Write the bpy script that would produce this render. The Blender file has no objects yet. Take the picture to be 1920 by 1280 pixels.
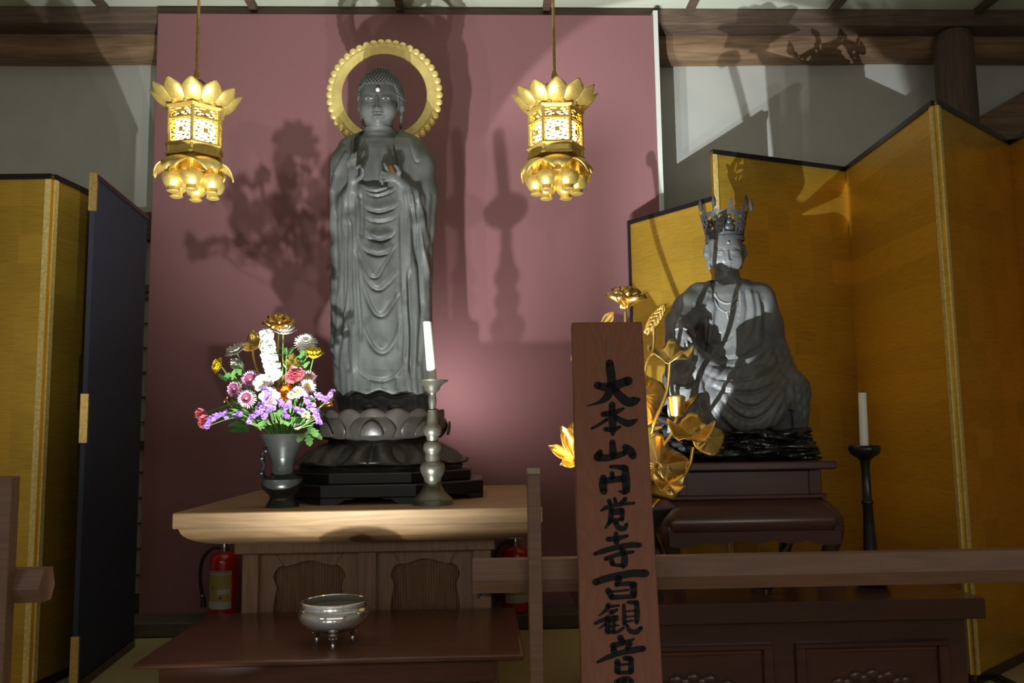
import bpy, math, random
import numpy as np
from mathutils import Vector, Matrix
from mathutils.bvhtree import BVHTree
random.seed(7); RNG = np.random.default_rng(7)
PI = math.pi
SC = bpy.context.scene
COL = SC.collection

# ------------------------------------------------------------------ camera
FOC = 1560.0; CAMZ = 0.86
PITCH = math.atan(FOC / 14750.0); YAW = math.radians(2.0); ROLL = math.radians(0.8)
_f = np.array([math.sin(YAW) * math.cos(PITCH), math.cos(YAW) * math.cos(PITCH), math.sin(PITCH)])
_r0 = np.array([math.cos(YAW), -math.sin(YAW), 0.0]); _u0 = np.cross(_r0, _f)
_r = _r0 * math.cos(ROLL) - _u0 * math.sin(ROLL); _u = _u0 * math.cos(ROLL) + _r0 * math.sin(ROLL)
CAMP = np.array([0.0, 0.0, CAMZ])
def P(x, y, Y):
    """photo measurement -> point of the room at depth Y"""
    d = (x - 960) / FOC * _r - (y - 640) / FOC * _u + _f
    return CAMP + d * (Y / d[1])
def PZ(x, y, z):
    d = (x - 960) / FOC * _r - (y - 640) / FOC * _u + _f
    return CAMP + d * ((z - CAMZ) / d[2])
def PXY(v):
    q = np.asarray(v) - CAMP
    k = q @ _f
    return 960 + FOC * (q @ _r) / k, 640 - FOC * (q @ _u) / k
cam_d = bpy.data.cameras.new('camera'); cam = bpy.data.objects.new('camera', cam_d); COL.objects.link(cam)
cam_d.sensor_width = 36.0; cam_d.lens = FOC / 1920 * 36.0; cam_d.clip_start = 0.05
M = Matrix(((_r[0], _u[0], -_f[0], 0), (_r[1], _u[1], -_f[1], 0), (_r[2], _u[2], -_f[2], CAMZ), (0, 0, 0, 1)))
cam.matrix_world = M
SC.camera = cam

# ------------------------------------------------------------------ world, lights, exposure
w = bpy.data.worlds.new('world'); SC.world = w; w.use_nodes = True
w.node_tree.nodes['Background'].inputs[0].default_value = (0.75, 0.8, 0.85, 1)
w.node_tree.nodes['Background'].inputs[1].default_value = 0.035
SC.view_settings.view_transform = 'Standard'; SC.view_settings.look = 'None'
SC.view_settings.exposure = 0.0; SC.view_settings.gamma = 1.0; SC.view_settings.use_curve_mapping = False
def spot(name, loc, aim, power, angle, blend=0.25, color=(1, 1, 1), size=0.02):
    l = bpy.data.lights.new(name, 'SPOT'); l.energy = power; l.spot_size = math.radians(angle); l.spot_blend = blend
    l.color = color; l.shadow_soft_size = size
    o = bpy.data.objects.new(name, l); COL.objects.link(o); o.location = loc
    o.rotation_euler = (Vector(aim) - Vector(loc)).to_track_quat('-Z', 'Y').to_euler()
    return o
# three floor spots in a row in front of the low table, aimed up at the standing statue
for i, xx in enumerate((-0.74, -0.50, -0.27)):
    spot('floor_spotlight', (xx, 1.70, 0.06), ((-0.80, 3.1, 1.80), (-0.32, 3.5, 2.75), (-0.05, 3.5, 2.75))[i], (50, 285, 75)[i], 73, 1.0, (0.97, 1.0, 0.95), 0.016)
# spot clipped behind the barrier rail, aimed up at the seated statue
spot('rail_spotlight', (0.0, 1.88, 0.53), (0.621, 3.542, 1.453), 250, 43, 0.08, (0.95, 1.0, 1.0), 0.003)
# small lamp behind the lotus pedestal, washing the red wall
spot('wall_wash_lamp', (-0.24, 3.50, 0.98), (0.02, 3.9, 1.22), 11.0, 140, 1.0, (1.0, 0.97, 0.93), 0.03)
def area(name, loc, aim, sx, sy, power, color=(1, 1, 1)):
    l = bpy.data.lights.new(name, 'AREA'); l.shape = 'RECTANGLE'; l.size = sx; l.size_y = sy; l.energy = power; l.color = color
    o = bpy.data.objects.new(name, l); COL.objects.link(o); o.location = loc
    o.rotation_euler = (Vector(aim) - Vector(loc)).to_track_quat('-Z', 'Y').to_euler()
    return o
# daylight of the open hall front behind the visitors
area('hall_front_daylight', (0.5, -1.5, 1.4), (0.2, 3.0, 0.9), 4.0, 1.6, 17, (1.0, 0.93, 0.84))
# windows of the hall front, left and right of the doorway
area('hall_side_window', (-2.3, -0.6, 1.35), (-0.8, 2.8, 0.6), 0.9, 0.45, 7.0, (1.0, 0.96, 0.9))
area('hall_side_window', (1.9, -0.6, 1.35), (-0.2, 2.6, 0.4), 0.9, 0.45, 4.5, (1.0, 0.96, 0.9))

# ------------------------------------------------------------------ materials
def mat(name, col, rough=0.5, metal=0.0, var=0.0, scale=8.0, stretch=(1, 1, 1), bump=0.0, bscale=None, spec=0.5, emit=None, es=0.0, coat=0.0, kind='noise', col2=None):
    m = bpy.data.materials.new(name); m.use_nodes = True
    nt = m.node_tree; b = nt.nodes['Principled BSDF']
    b.inputs['Base Color'].default_value = (*col, 1); b.inputs['Roughness'].default_value = rough
    b.inputs['Metallic'].default_value = metal; b.inputs['Specular IOR Level'].default_value = spec
    b.inputs['Coat Weight'].default_value = coat; b.inputs['Coat Roughness'].default_value = 0.15
    if emit: b.inputs['Emission Color'].default_value = (*emit, 1); b.inputs['Emission Strength'].default_value = es
    if var or bump:
        tc = nt.nodes.new('ShaderNodeTexCoord'); mp = nt.nodes.new('ShaderNodeMapping')
        mp.inputs['Scale'].default_value = stretch; nt.links.new(tc.outputs['Object'], mp.inputs['Vector'])
        if kind == 'wood':
            n0 = nt.nodes.new('ShaderNodeTexNoise'); n0.inputs['Scale'].default_value = scale * 0.35; n0.inputs['Detail'].default_value = 3
            nt.links.new(mp.outputs[0], n0.inputs['Vector'])
            mu = nt.nodes.new('ShaderNodeMath'); mu.operation = 'MULTIPLY'; mu.inputs[1].default_value = 14.0
            nt.links.new(n0.outputs[0], mu.inputs[0])
            fr = nt.nodes.new('ShaderNodeMath'); fr.operation = 'PINGPONG'; fr.inputs[1].default_value = 0.5
            nt.links.new(mu.outputs[0], fr.inputs[0])
            n1 = nt.nodes.new('ShaderNodeTexNoise'); n1.inputs['Scale'].default_value = scale * 6; n1.inputs['Detail'].default_value = 4
            nt.links.new(mp.outputs[0], n1.inputs['Vector'])
            ad = nt.nodes.new('ShaderNodeMath'); ad.operation = 'ADD'
            nt.links.new(fr.outputs[0], ad.inputs[0]); nt.links.new(n1.outputs[0], ad.inputs[1])
            src = ad.outputs[0]; lo, hi = 0.3, 1.1
        else:
            n = nt.nodes.new('ShaderNodeTexNoise'); n.inputs['Scale'].default_value = scale; n.inputs['Detail'].default_value = 6
            nt.links.new(mp.outputs[0], n.inputs['Vector']); src = n.outputs[0]; lo, hi = 0.3, 0.7
        if var:
            r = nt.nodes.new('ShaderNodeValToRGB')
            c2 = col2 or tuple(min(1, c * (1 + var)) for c in col)
            r.color_ramp.elements[0].position = lo / 1.2 if kind == 'wood' else lo
            r.color_ramp.elements[1].position = hi / 1.2 if kind == 'wood' else hi
            r.color_ramp.elements[0].color = (*[c * (1 - var) for c in col], 1); r.color_ramp.elements[1].color = (*c2, 1)
            if kind == 'wood':
                dv = nt.nodes.new('ShaderNodeMath'); dv.operation = 'MULTIPLY'; dv.inputs[1].default_value = 1 / 1.2
                nt.links.new(src, dv.inputs[0]); nt.links.new(dv.outputs[0], r.inputs[0])
            else: nt.links.new(src, r.inputs[0])
            nt.links.new(r.outputs[0], b.inputs['Base Color'])
        if bump:
            bp = nt.nodes.new('ShaderNodeBump'); bp.inputs['Strength'].default_value = bump; bp.inputs['Distance'].default_value = 0.002
            if bscale:
                n2 = nt.nodes.new('ShaderNodeTexNoise'); n2.inputs['Scale'].default_value = bscale; n2.inputs['Detail'].default_value = 4
                nt.links.new(mp.outputs[0], n2.inputs['Vector']); nt.links.new(n2.outputs[0], bp.inputs['Height'])
            else: nt.links.new(src, bp.inputs['Height'])
            nt.links.new(bp.outputs[0], b.inputs['Normal'])
    return m
def leaf_gold(name, col, rough, metal):
    """paper covered with square gold leaves: faint seams and tone steps"""
    m = mat(name, col, rough, metal); nt = m.node_tree; b = nt.nodes['Principled BSDF']
    tc = nt.nodes.new('ShaderNodeTexCoord'); sp = nt.nodes.new('ShaderNodeSeparateXYZ'); cb = nt.nodes.new('ShaderNodeCombineXYZ')
    nt.links.new(tc.outputs['Object'], sp.inputs[0]); nt.links.new(sp.outputs[0], cb.inputs[0]); nt.links.new(sp.outputs[2], cb.inputs[1])
    br = nt.nodes.new('ShaderNodeTexBrick'); br.offset = 0.0
    br.inputs['Color1'].default_value = (*[c * 0.90 for c in col], 1); br.inputs['Color2'].default_value = (*[min(1, c * 1.08) for c in col], 1)
    br.inputs['Mortar'].default_value = (*[c * 1.02 for c in col], 1); br.inputs['Scale'].default_value = 1.0
    br.inputs['Mortar Size'].default_value = 0.0012; br.inputs['Brick Width'].default_value = 0.105; br.inputs['Row Height'].default_value = 0.105
    nt.links.new(cb.outputs[0], br.inputs['Vector'])
    n = nt.nodes.new('ShaderNodeTexNoise'); n.inputs['Scale'].default_value = 60; n.inputs['Detail'].default_value = 5
    mp = nt.nodes.new('ShaderNodeMapping'); mp.inputs['Scale'].default_value = (0.25, 0.25, 3); nt.links.new(tc.outputs['Object'], mp.inputs[0]); nt.links.new(mp.outputs[0], n.inputs['Vector'])
    mx = nt.nodes.new('ShaderNodeMix'); mx.data_type = 'RGBA'; mx.blend_type = 'OVERLAY'; mx.inputs[0].default_value = 0.35
    nt.links.new(br.outputs[0], mx.inputs[6]); nt.links.new(n.outputs[0], mx.inputs[7]); nt.links.new(mx.outputs[2], b.inputs['Base Color'])
    return m
MT = dict(
    maroon=mat('maroon_cloth', (0.275, 0.132, 0.142), 0.9, var=0.05, scale=250, bump=0.15, spec=0.1),
    plaster=mat('white_plaster', (0.60, 0.61, 0.57), 0.9, var=0.05, scale=5, spec=0.1),
    ceil=mat('ceiling_paper', (0.66, 0.70, 0.58), 0.9, var=0.03, scale=3, spec=0.1),
    trimwhite=mat('white_edge_paint', (0.72, 0.74, 0.70), 0.7),
    beam=mat('old_beam_wood', (0.25, 0.155, 0.085), 0.75, var=0.35, scale=4, stretch=(0.35, 4, 4), kind='wood', bump=0.3),
    darkbeam=mat('dark_beam_wood', (0.13, 0.085, 0.06), 0.75, var=0.3, scale=4, stretch=(0.35, 4, 4), kind='wood', bump=0.3),
    post=mat('round_post_wood', (0.13, 0.085, 0.065), 0.75, var=0.25, scale=5, stretch=(4, 4, 0.35), kind='wood', bump=0.3),
    keyaki=mat('pale_zelkova_wood', (0.40, 0.25, 0.125), 0.5, var=0.22, scale=3.2, stretch=(0.55, 3, 6), kind='wood', bump=0.12),
    keyaki_v=mat('upright_zelkova_wood', (0.27, 0.155, 0.085), 0.55, var=0.2, scale=4, stretch=(6, 4, 0.5), kind='wood', bump=0.15),
    redwood=mat('red_brown_lacquered_wood', (0.115, 0.042, 0.026), 0.28, var=0.2, scale=4, stretch=(0.4, 5, 5), kind='wood', coat=0.25),
    rosewood=mat('dark_red_lacquer', (0.085, 0.034, 0.028), 0.3, var=0.22, scale=5, stretch=(0.6, 4, 4), coat=0.3),
    railw=mat('barrier_wood', (0.20, 0.108, 0.07), 0.55, var=0.16, scale=5, stretch=(0.4, 6, 6), kind='wood'),
    endgrain=mat('pale_end_grain', (0.36, 0.29, 0.22), 0.7, var=0.15, scale=40),
    signw=mat('reddish_sign_wood', (0.25, 0.090, 0.046), 0.6, var=0.13, scale=6, stretch=(5, 5, 0.5), kind='wood'),
    ink=mat('black_ink', (0.012, 0.012, 0.013), 0.6, spec=0.2),
    tatami=mat('tatami_straw', (0.44, 0.36, 0.17), 0.8, var=0.12, scale=30, stretch=(1, 8, 1), bump=0.2),
    heri=mat('tatami_border_cloth', (0.02, 0.019, 0.018), 0.9),
    board=mat('floor_board_wood', (0.10, 0.075, 0.055), 0.7, var=0.2, scale=5, stretch=(0.4, 5, 5), kind='wood'),
    goldleaf=leaf_gold('gold_leaf_paper', (0.68, 0.42, 0.055), 0.40, 0.68),
    goldedge=mat('gold_brocade_edge', (0.80, 0.62, 0.22), 0.45, 0.3, var=0.2, scale=90),
    lacquer=mat('black_lacquer', (0.012, 0.010, 0.011), 0.25),
    navy=mat('navy_backing_cloth', (0.022, 0.027, 0.046), 0.75, var=0.1, scale=200),
    brass=mat('gilt_brass_fitting', (0.62, 0.42, 0.14), 0.4, 0.8, var=0.2, scale=120),
    gold=mat('gilt_metal', (0.86, 0.60, 0.15), 0.27, 1.0, var=0.12, scale=25, bump=0.35, bscale=160),
    lampgold=mat('lantern_gilt', (0.86, 0.64, 0.19), 0.38, 0.7, var=0.12, scale=60, bump=0.4, bscale=220),
    halogold=mat('halo_gilt', (0.90, 0.70, 0.26), 0.42, 0.5, var=0.15, scale=18),
    foilgold=mat('ornament_gilt', (0.88, 0.58, 0.17), 0.3, 1.0, var=0.14, scale=20, bump=0.2, bscale=90),
    glow=mat('lit_lantern_lining', (1, 0.85, 0.55), 0.9, emit=(1.0, 0.70, 0.30), es=9.0),
    statue=mat('aged_dark_wood_statue', (0.088, 0.094, 0.092), 0.5, var=0.30, scale=14, stretch=(1.5, 1.5, 0.6), bump=0.25, bscale=120, spec=0.4),
    statue2=mat('dark_bronze_wood', (0.135, 0.14, 0.142), 0.42, var=0.22, scale=12, bump=0.2, bscale=120, spec=0.45),
    pedestal=mat('dark_carved_wood', (0.048, 0.043, 0.038), 0.35, var=0.3, scale=16, bump=0.25, bscale=90, spec=0.5),
    plinth=mat('black_lacquer_plinth', (0.012, 0.010, 0.011), 0.35, var=0.2, scale=30),
    crystal=mat('pale_crystal', (0.85, 0.74, 0.66), 0.12, coat=0.5),
    jewel=mat('brown_jewel', (0.11, 0.045, 0.015), 0.3),
    crown=mat('blackened_bronze', (0.085, 0.088, 0.095), 0.45, 0.5, var=0.25, scale=60),
    bead=mat('bronze_bead', (0.30, 0.31, 0.31), 0.4, 0.3),
    rock=mat('black_carved_rock', (0.020, 0.020, 0.021), 0.22, var=0.3, scale=20, bump=0.3, bscale=70, spec=0.6),
    bronze=mat('dark_bronze', (0.036, 0.039, 0.037), 0.28, 0.3, var=0.25, scale=20, spec=0.5),
    pewter=mat('patinated_pewter', (0.17, 0.165, 0.135), 0.36, 0.7, var=0.22, scale=25),
    wax=mat('white_wax', (0.86, 0.87, 0.82), 0.5),
    wick=mat('black_wick', (0.02, 0.02, 0.02), 0.9),
    chrome=mat('polished_silver', (0.78, 0.78, 0.77), 0.09, 0.93),
    ash=mat('grey_ash', (0.10, 0.10, 0.085), 0.95, var=0.2, scale=60),
    red=mat('red_enamel', (0.42, 0.012, 0.010), 0.22, coat=0.4),
    steel=mat('nickel_steel', (0.5, 0.5, 0.46), 0.25, 1.0),
    black=mat('black_rubber', (0.012, 0.012, 0.012), 0.5),
    lab_y=mat('yellow_label', (0.38, 0.25, 0.06), 0.5), lab_w=mat('white_label', (0.42, 0.43, 0.38), 0.5),
    lab_b=mat('blue_label', (0.05, 0.08, 0.30), 0.5), lab_k=mat('label_print', (0.04, 0.04, 0.05), 0.5),
    shoji=mat('shoji_paper', (0.55, 0.57, 0.58), 0.9),
)
for nm, c in dict(white=(0.90, 0.91, 0.86), cream=(0.55, 0.56, 0.50), yellow=(0.80, 0.60, 0.03), pink=(0.85, 0.33, 0.40), coral=(0.72, 0.20, 0.24),
                  purple=(0.30, 0.055, 0.17), lilac=(0.70, 0.42, 0.62), palepink=(0.86, 0.70, 0.76), orange=(0.85, 0.22, 0.01), statice=(0.42, 0.24, 0.72),
                  stem=(0.16, 0.33, 0.09), leaf=(0.09, 0.22, 0.06), limeeye=(0.35, 0.48, 0.06), yeye=(0.75, 0.52, 0.03), browneye=(0.12, 0.04, 0.01)).items():
    MT['f_' + nm] = mat('flower_' + nm, c, 0.6, var=0.1, scale=60, spec=0.25)
# softer blend of petals: dark purple with pale tips
# ------------------------------------------------------------------ mesh helpers
OFF = {}
class MB:
    def __init__(s): s.v = []; s.f = []
    def add(s, vs, fs):
        n = len(s.v); s.v += [tuple(map(float, q)) for q in vs]; s.f += [tuple(n + i for i in f) for f in fs]; return s
    def box(s, x0, x1, y0, y1, z0, z1, bev=0.0):
        if bev <= 0:
            v = [(x, y, z) for x in (x0, x1) for y in (y0, y1) for z in (z0, z1)]
            return s.add(v, [(0, 1, 3, 2), (4, 6, 7, 5), (0, 4, 5, 1), (2, 3, 7, 6), (0, 2, 6, 4), (1, 5, 7, 3)])
        b = bev; V = []; idx = {}
        for i, x in enumerate((x0, x1)):
            for j, y in enumerate((y0, y1)):
                for k, z in enumerate((z0, z1)):
                    sx, sy, sz = (1 - 2 * i) * b, (1 - 2 * j) * b, (1 - 2 * k) * b
                    for a, q in enumerate(((x, y + sy, z + sz), (x + sx, y, z + sz), (x + sx, y + sy, z))):
                        idx[i, j, k, a] = len(V); V.append(q)
        F = []
        for i in (0, 1):
            F.append([idx[i, j, k, 0] for j, k in ((0, 0), (1, 0), (1, 1), (0, 1))][::(-1 if i == 0 else 1)])
            F.append([idx[j, i, k, 1] for j, k in ((0, 0), (1, 0), (1, 1), (0, 1))][::(1 if i == 0 else -1)])
            F.append([idx[j, k, i, 2] for j, k in ((0, 0), (1, 0), (1, 1), (0, 1))][::(-1 if i == 0 else 1)])
        for a0, a1 in ((0, 0), (0, 1), (1, 0), (1, 1)):
            F.append([idx[a0, a1, 0, 0], idx[a0, a1, 1, 0], idx[a0, a1, 1, 1], idx[a0, a1, 0, 1]])
            F.append([idx[a0, 0, a1, 0], idx[a0, 1, a1, 0], idx[a0, 1, a1, 2], idx[a0, 0, a1, 2]])
            F.append([idx[0, a0, a1, 1], idx[1, a0, a1, 1], idx[1, a0, a1, 2], idx[0, a0, a1, 2]])
        for i in (0, 1):
            for j in (0, 1):
                for k in (0, 1): F.append([idx[i, j, k, 0], idx[i, j, k, 1], idx[i, j, k, 2]])
        return s.add(V, F)
    def grid(s, pts, closed_u=False, closed_v=False, flip=False):
        nu, nv = len(pts), len(pts[0]); v = [q for row in pts for q in row]; F = []
        for i in range(nu if closed_u else nu - 1):
            for j in range(nv if closed_v else nv - 1):
                a, b, c, d = i * nv + j, ((i + 1) % nu) * nv + j, ((i + 1) % nu) * nv + (j + 1) % nv, i * nv + (j + 1) % nv
                F.append((a, d, c, b) if flip else (a, b, c, d))
        return s.add(v, F)
    def lathe(s, prof, cx=0, cy=0, cz=0, n=28, ph=0.0, sx=1.0, sy=1.0):
        rings = [[(cx + r * sx * math.cos(2 * PI * i / n + ph), cy + r * sy * math.sin(2 * PI * i / n + ph), cz + z) for i in range(n)] for r, z in prof]
        s.grid(rings, closed_v=True, flip=True)
        for k, rev in ((0, True), (len(rings) - 1, False)):
            if prof[k][0] > 1e-5:
                m = len(s.v); s.v += [tuple(q) for q in rings[k]]; s.f.append(tuple(range(m, m + n))[::-1] if rev else tuple(range(m, m + n)))
        return s
    def tube(s, pts, r, n=8, cap=True):
        pts = [Vector(p) for p in pts]; m = len(pts)
        rr = r if hasattr(r, '__len__') else [r] * m
        t = [(pts[min(i + 1, m - 1)] - pts[max(i - 1, 0)]).normalized() for i in range(m)]
        a = t[0].orthogonal().normalized(); rings = []
        for i in range(m):
            a = (a - t[i] * a.dot(t[i]))
            a = a.normalized() if a.length > 1e-6 else t[i].orthogonal().normalized()
            b = t[i].cross(a)
            rings.append([pts[i] + (a * math.cos(2 * PI * k / n) + b * math.sin(2 * PI * k / n)) * rr[i] for k in range(n)])
        s.grid(rings, closed_v=True, flip=True)
        if cap:
            for q, rev in ((rings[0], False), (rings[-1], True)):
                k0 = len(s.v); s.v += [tuple(x) for x in q]; s.f.append(tuple(range(k0, k0 + n))[::-1] if not rev else tuple(range(k0, k0 + n)))
        return s
    def ball(s, c, r, n=10, m=7, sc=(1, 1, 1)):
        prof = [(math.sin(PI * i / m) * r, -math.cos(PI * i / m) * r) for i in range(m + 1)]
        rings = [[(c[0] + q * sc[0] * math.cos(2 * PI * k / n), c[1] + q * sc[1] * math.sin(2 * PI * k / n), c[2] + z * sc[2]) for k in range(n)] for q, z in prof]
        return s.grid(rings, closed_v=True, flip=True)
    def prism(s, poly, h, f):
        """poly: 2d points, f(u, v, w) -> xyz, extruded w = 0..h"""
        n = len(poly); v = [f(u, q, 0) for u, q in poly] + [f(u, q, h) for u, q in poly]
        F = [tuple(range(n))[::-1], tuple(range(n, 2 * n))] + [(i, (i + 1) % n, n + (i + 1) % n, n + i) for i in range(n)]
        return s.add(v, F)
    def xf(s, fn):
        s.v = [tuple(fn(*q)) for q in s.v]; return s
    def mesh(s, name): 
        me = bpy.data.meshes.new(name); me.from_pydata(s.v, [], s.f); me.update(); return me
    def build(s, name, m, parent=None, smooth=35, local=False, fix=True):
        off = Vector((0, 0, 0))
        if parent is not None and not local: off = OFF.get(parent.name, Vector((0, 0, 0)))
        me = bpy.data.meshes.new(name); me.from_pydata([(a - off.x, b - off.y, c - off.z) for a, b, c in s.v], [], s.f)
        if fix:
            import bmesh
            bm = bmesh.new(); bm.from_mesh(me); bmesh.ops.remove_doubles(bm, verts=bm.verts, dist=1e-6); bmesh.ops.recalc_face_normals(bm, faces=bm.faces); bm.to_mesh(me); bm.free()
        if m is not None: me.materials.append(m)
        if smooth:
            me.polygons.foreach_set('use_smooth', [True] * len(me.polygons)); me.set_sharp_from_angle(angle=math.radians(smooth))
        me.update()
        return link(name, me, parent, off)
def link(name, me, parent=None, off=None):
    o = bpy.data.objects.new(name, me); COL.objects.link(o)
    if parent is not None: o.parent = parent; OFF[o.name] = off if off is not None else Vector((0, 0, 0))
    return o
def tag(o, label=None, cat=None, group=None, kind=None):
    if label: o['label'] = label
    if cat: o['category'] = cat
    if group: o['group'] = group
    if kind: o['kind'] = kind
    return o
def thing(name, label, cat, loc=(0, 0, 0), group=None, rz=0.0):
    o = bpy.data.objects.new(name, None); COL.objects.link(o); o.empty_display_size = 0.05
    o.location = loc; o.rotation_euler = (0, 0, rz); OFF[o.name] = Vector(loc)
    return tag(o, label, cat, group)
def struct(o): o['kind'] = 'structure'; return o
def solid(o, t, off=-1.0):
    m = o.modifiers.new('thickness', 'SOLIDIFY'); m.thickness = t; m.offset = off; return o
def crom(pts, n=6):
    pts = [np.array(p, float) for p in pts]
    if len(pts) < 3:
        return [pts[0] + (pts[-1] - pts[0]) * i / n for i in range(n + 1)]
    q = [2 * pts[0] - pts[1]] + pts + [2 * pts[-1] - pts[-2]]; out = []
    for i in range(1, len(q) - 2):
        for k in range(n):
            t = k / n; a, b, c, d = q[i - 1], q[i], q[i + 1], q[i + 2]
            out.append(0.5 * (2 * b + (c - a) * t + (2 * a - 5 * b + 4 * c - d) * t * t + (3 * b - a - 3 * c + d) * t ** 3))
    out.append(pts[-1]); return out

# ------------------------------------------------------------------ carved figures: distance field -> one continuous surface
class Field:
    def __init__(s, lo, hi, h):
        s.lo = np.array(lo, np.float32); s.h = h
        s.n = np.maximum(2, np.ceil((np.array(hi) - np.array(lo)) / h).astype(int) + 1)
        s.ax = [s.lo[i] + h * np.arange(s.n[i], dtype=np.float32) for i in range(3)]
        s.F = np.full(tuple(s.n), 0.5, np.float32)
    def sub(s, lo, hi):
        a = [max(0, int((lo[i] - s.lo[i]) / s.h)) for i in range(3)]; b = [min(int(s.n[i]), int((hi[i] - s.lo[i]) / s.h) + 2) for i in range(3)]
        if any(b[i] <= a[i] for i in range(3)): return None
        sl = tuple(slice(a[i], b[i]) for i in range(3))
        return sl, s.ax[0][sl[0]][:, None, None], s.ax[1][sl[1]][None, :, None], s.ax[2][sl[2]][None, None, :]
    def mix(s, sl, d, k, cut=False):
        a = s.F[sl]
        if cut: s.F[sl] = np.maximum(a, -d) if k <= 0 else -s._sm(-a, d, k)
        else: s.F[sl] = np.minimum(a, d) if k <= 0 else s._sm(a, d, k)
    @staticmethod
    def _sm(a, b, k):
        h = np.clip(0.5 + 0.5 * (b - a) / k, 0, 1); return b + (a - b) * h - k * h * (1 - h)
    def cap(s, p0, p1, r0, r1=None, k=0.01, cut=False, sy=1.0):
        r1 = r0 if r1 is None else r1; p0 = np.array(p0, np.float32); p1 = np.array(p1, np.float32); m = max(r0, r1) + k + 2 * s.h
        g = s.sub(np.minimum(p0, p1) - m, np.maximum(p0, p1) + m)
        if g is None: return
        sl, x, y, z = g; d = p1 - p0; L = max(float(d @ d), 1e-9)
        t = np.clip(((x - p0[0]) * d[0] + (y - p0[1]) * d[1] + (z - p0[2]) * d[2]) / L, 0, 1)
        q = np.sqrt((x - p0[0] - t * d[0]) ** 2 + ((y - p0[1] - t * d[1]) / sy) ** 2 + (z - p0[2] - t * d[2]) ** 2) - (r0 + (r1 - r0) * t)
        s.mix(sl, q, k, cut)
    def chain(s, pts, rr, k=0.01, sy=1.0):
        for i in range(len(pts) - 1): s.cap(pts[i], pts[i + 1], rr[i], rr[i + 1], k, sy=sy)
    def ell(s, c, r, k=0.01, cut=False, rot=None):
        c = np.array(c, np.float32); m = max(r) + k + 2 * s.h; g = s.sub(c - m, c + m)
        if g is None: return
        sl, x, y, z = g; X, Y, Z = x - c[0], y - c[1], z - c[2]
        if rot is not None:
            R = np.array(rot, np.float32); X, Y, Z = (R[0][0] * X + R[0][1] * Y + R[0][2] * Z), (R[1][0] * X + R[1][1] * Y + R[1][2] * Z), (R[2][0] * X + R[2][1] * Y + R[2][2] * Z)
        q = np.sqrt((X / r[0]) ** 2 + (Y / r[1]) ** 2 + (Z / r[2]) ** 2)
        q2 = np.sqrt((X / r[0] ** 2) ** 2 + (Y / r[1] ** 2) ** 2 + (Z / r[2] ** 2) ** 2) + 1e-6
        s.mix(sl, q * (q - 1) / q2, k, cut)
    def sweep(s, rows, k=0.02, e=2.0):
        """rows of (z, cx, cy, a, b): a body of stacked rounded sections"""
        rows = sorted(rows); R = np.array(rows, np.float32); z = s.ax[2]
        f = [np.interp(z, R[:, 0], R[:, i]).astype(np.float32)[None, None, :] for i in range(1, 5)]
        x, y = s.ax[0][:, None, None], s.ax[1][None, :, None]
        q = (np.abs((x - f[0]) / f[2]) ** e + np.abs((y - f[1]) / f[3]) ** e) ** (1 / e)
        d = (q - 1) * np.minimum(f[2], f[3])
        zz = z[None, None, :]; d = np.maximum(d, np.maximum(R[0, 0] - zz, zz - R[-1, 0]))
        sl = (slice(None),) * 3; s.mix(sl, d.astype(np.float32), k)
    def surface(s):
        F = s.F; n = F.shape; I = F < 0
        c = np.zeros((n[0] - 1, n[1] - 1, n[2] - 1), np.int8)
        cor = [(i, j, k) for i in (0, 1) for j in (0, 1) for k in (0, 1)]
        for i, j, k in cor: c += I[i:n[0] - 1 + i, j:n[1] - 1 + j, k:n[2] - 1 + k]
        act = (c > 0) & (c < 8); idx = np.argwhere(act); num = np.full(act.shape, -1, np.int64); num[act] = np.arange(len(idx))
        val = np.stack([F[idx[:, 0] + i, idx[:, 1] + j, idx[:, 2] + k] for i, j, k in cor], 1)
        acc = np.zeros((len(idx), 3)); cnt = np.zeros(len(idx))
        for a in range(8):
            for b in range(a + 1, 8):
                df = np.array(cor[b]) - np.array(cor[a])
                if abs(df).sum() != 1: continue
                va, vb = val[:, a], val[:, b]; m = (va < 0) != (vb < 0); t = np.where(m, va / np.where(m, va - vb, 1), 0)
                acc += np.where(m[:, None], np.array(cor[a]) + t[:, None] * df, 0); cnt += m
        V = s.lo + s.h * (idx + acc / cnt[:, None])
        Q = []
        for ax in range(3):
            o1, o2 = [(1, 2), (2, 0), (0, 1)][ax]
            sl0 = [slice(None)] * 3; sl1 = [slice(None)] * 3; sl0[ax] = slice(0, n[ax] - 1); sl1[ax] = slice(1, n[ax])
            ch = np.argwhere(I[tuple(sl0)] != I[tuple(sl1)])
            ch = ch[(ch[:, o1] > 0) & (ch[:, o2] > 0) & (ch[:, o1] < n[o1] - 1) & (ch[:, o2] < n[o2] - 1)]
            def cell(d1, d2):
                q = ch.copy(); q[:, o1] -= d1; q[:, o2] -= d2; return num[q[:, 0], q[:, 1], q[:, 2]]
            quad = np.stack([cell(1, 1), cell(0, 1), cell(0, 0), cell(1, 0)], 1)
            ins = I[ch[:, 0], ch[:, 1], ch[:, 2]]; quad[~ins] = quad[~ins][:, ::-1]; Q.append(quad)
        return V, np.concatenate(Q)
def np_mesh(name, V, Q):
    me = bpy.data.meshes.new(name); me.vertices.add(len(V)); me.vertices.foreach_set('co', np.asarray(V, np.float32).ravel())
    me.loops.add(Q.size); me.loops.foreach_set('vertex_index', Q.astype(np.int32).ravel())
    me.polygons.add(len(Q)); me.polygons.foreach_set('loop_start', np.arange(0, Q.size, 4, dtype=np.int32))
    me.polygons.foreach_set('use_smooth', np.ones(len(Q), bool)); me.update(calc_edges=True); me.validate(); return me
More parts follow.
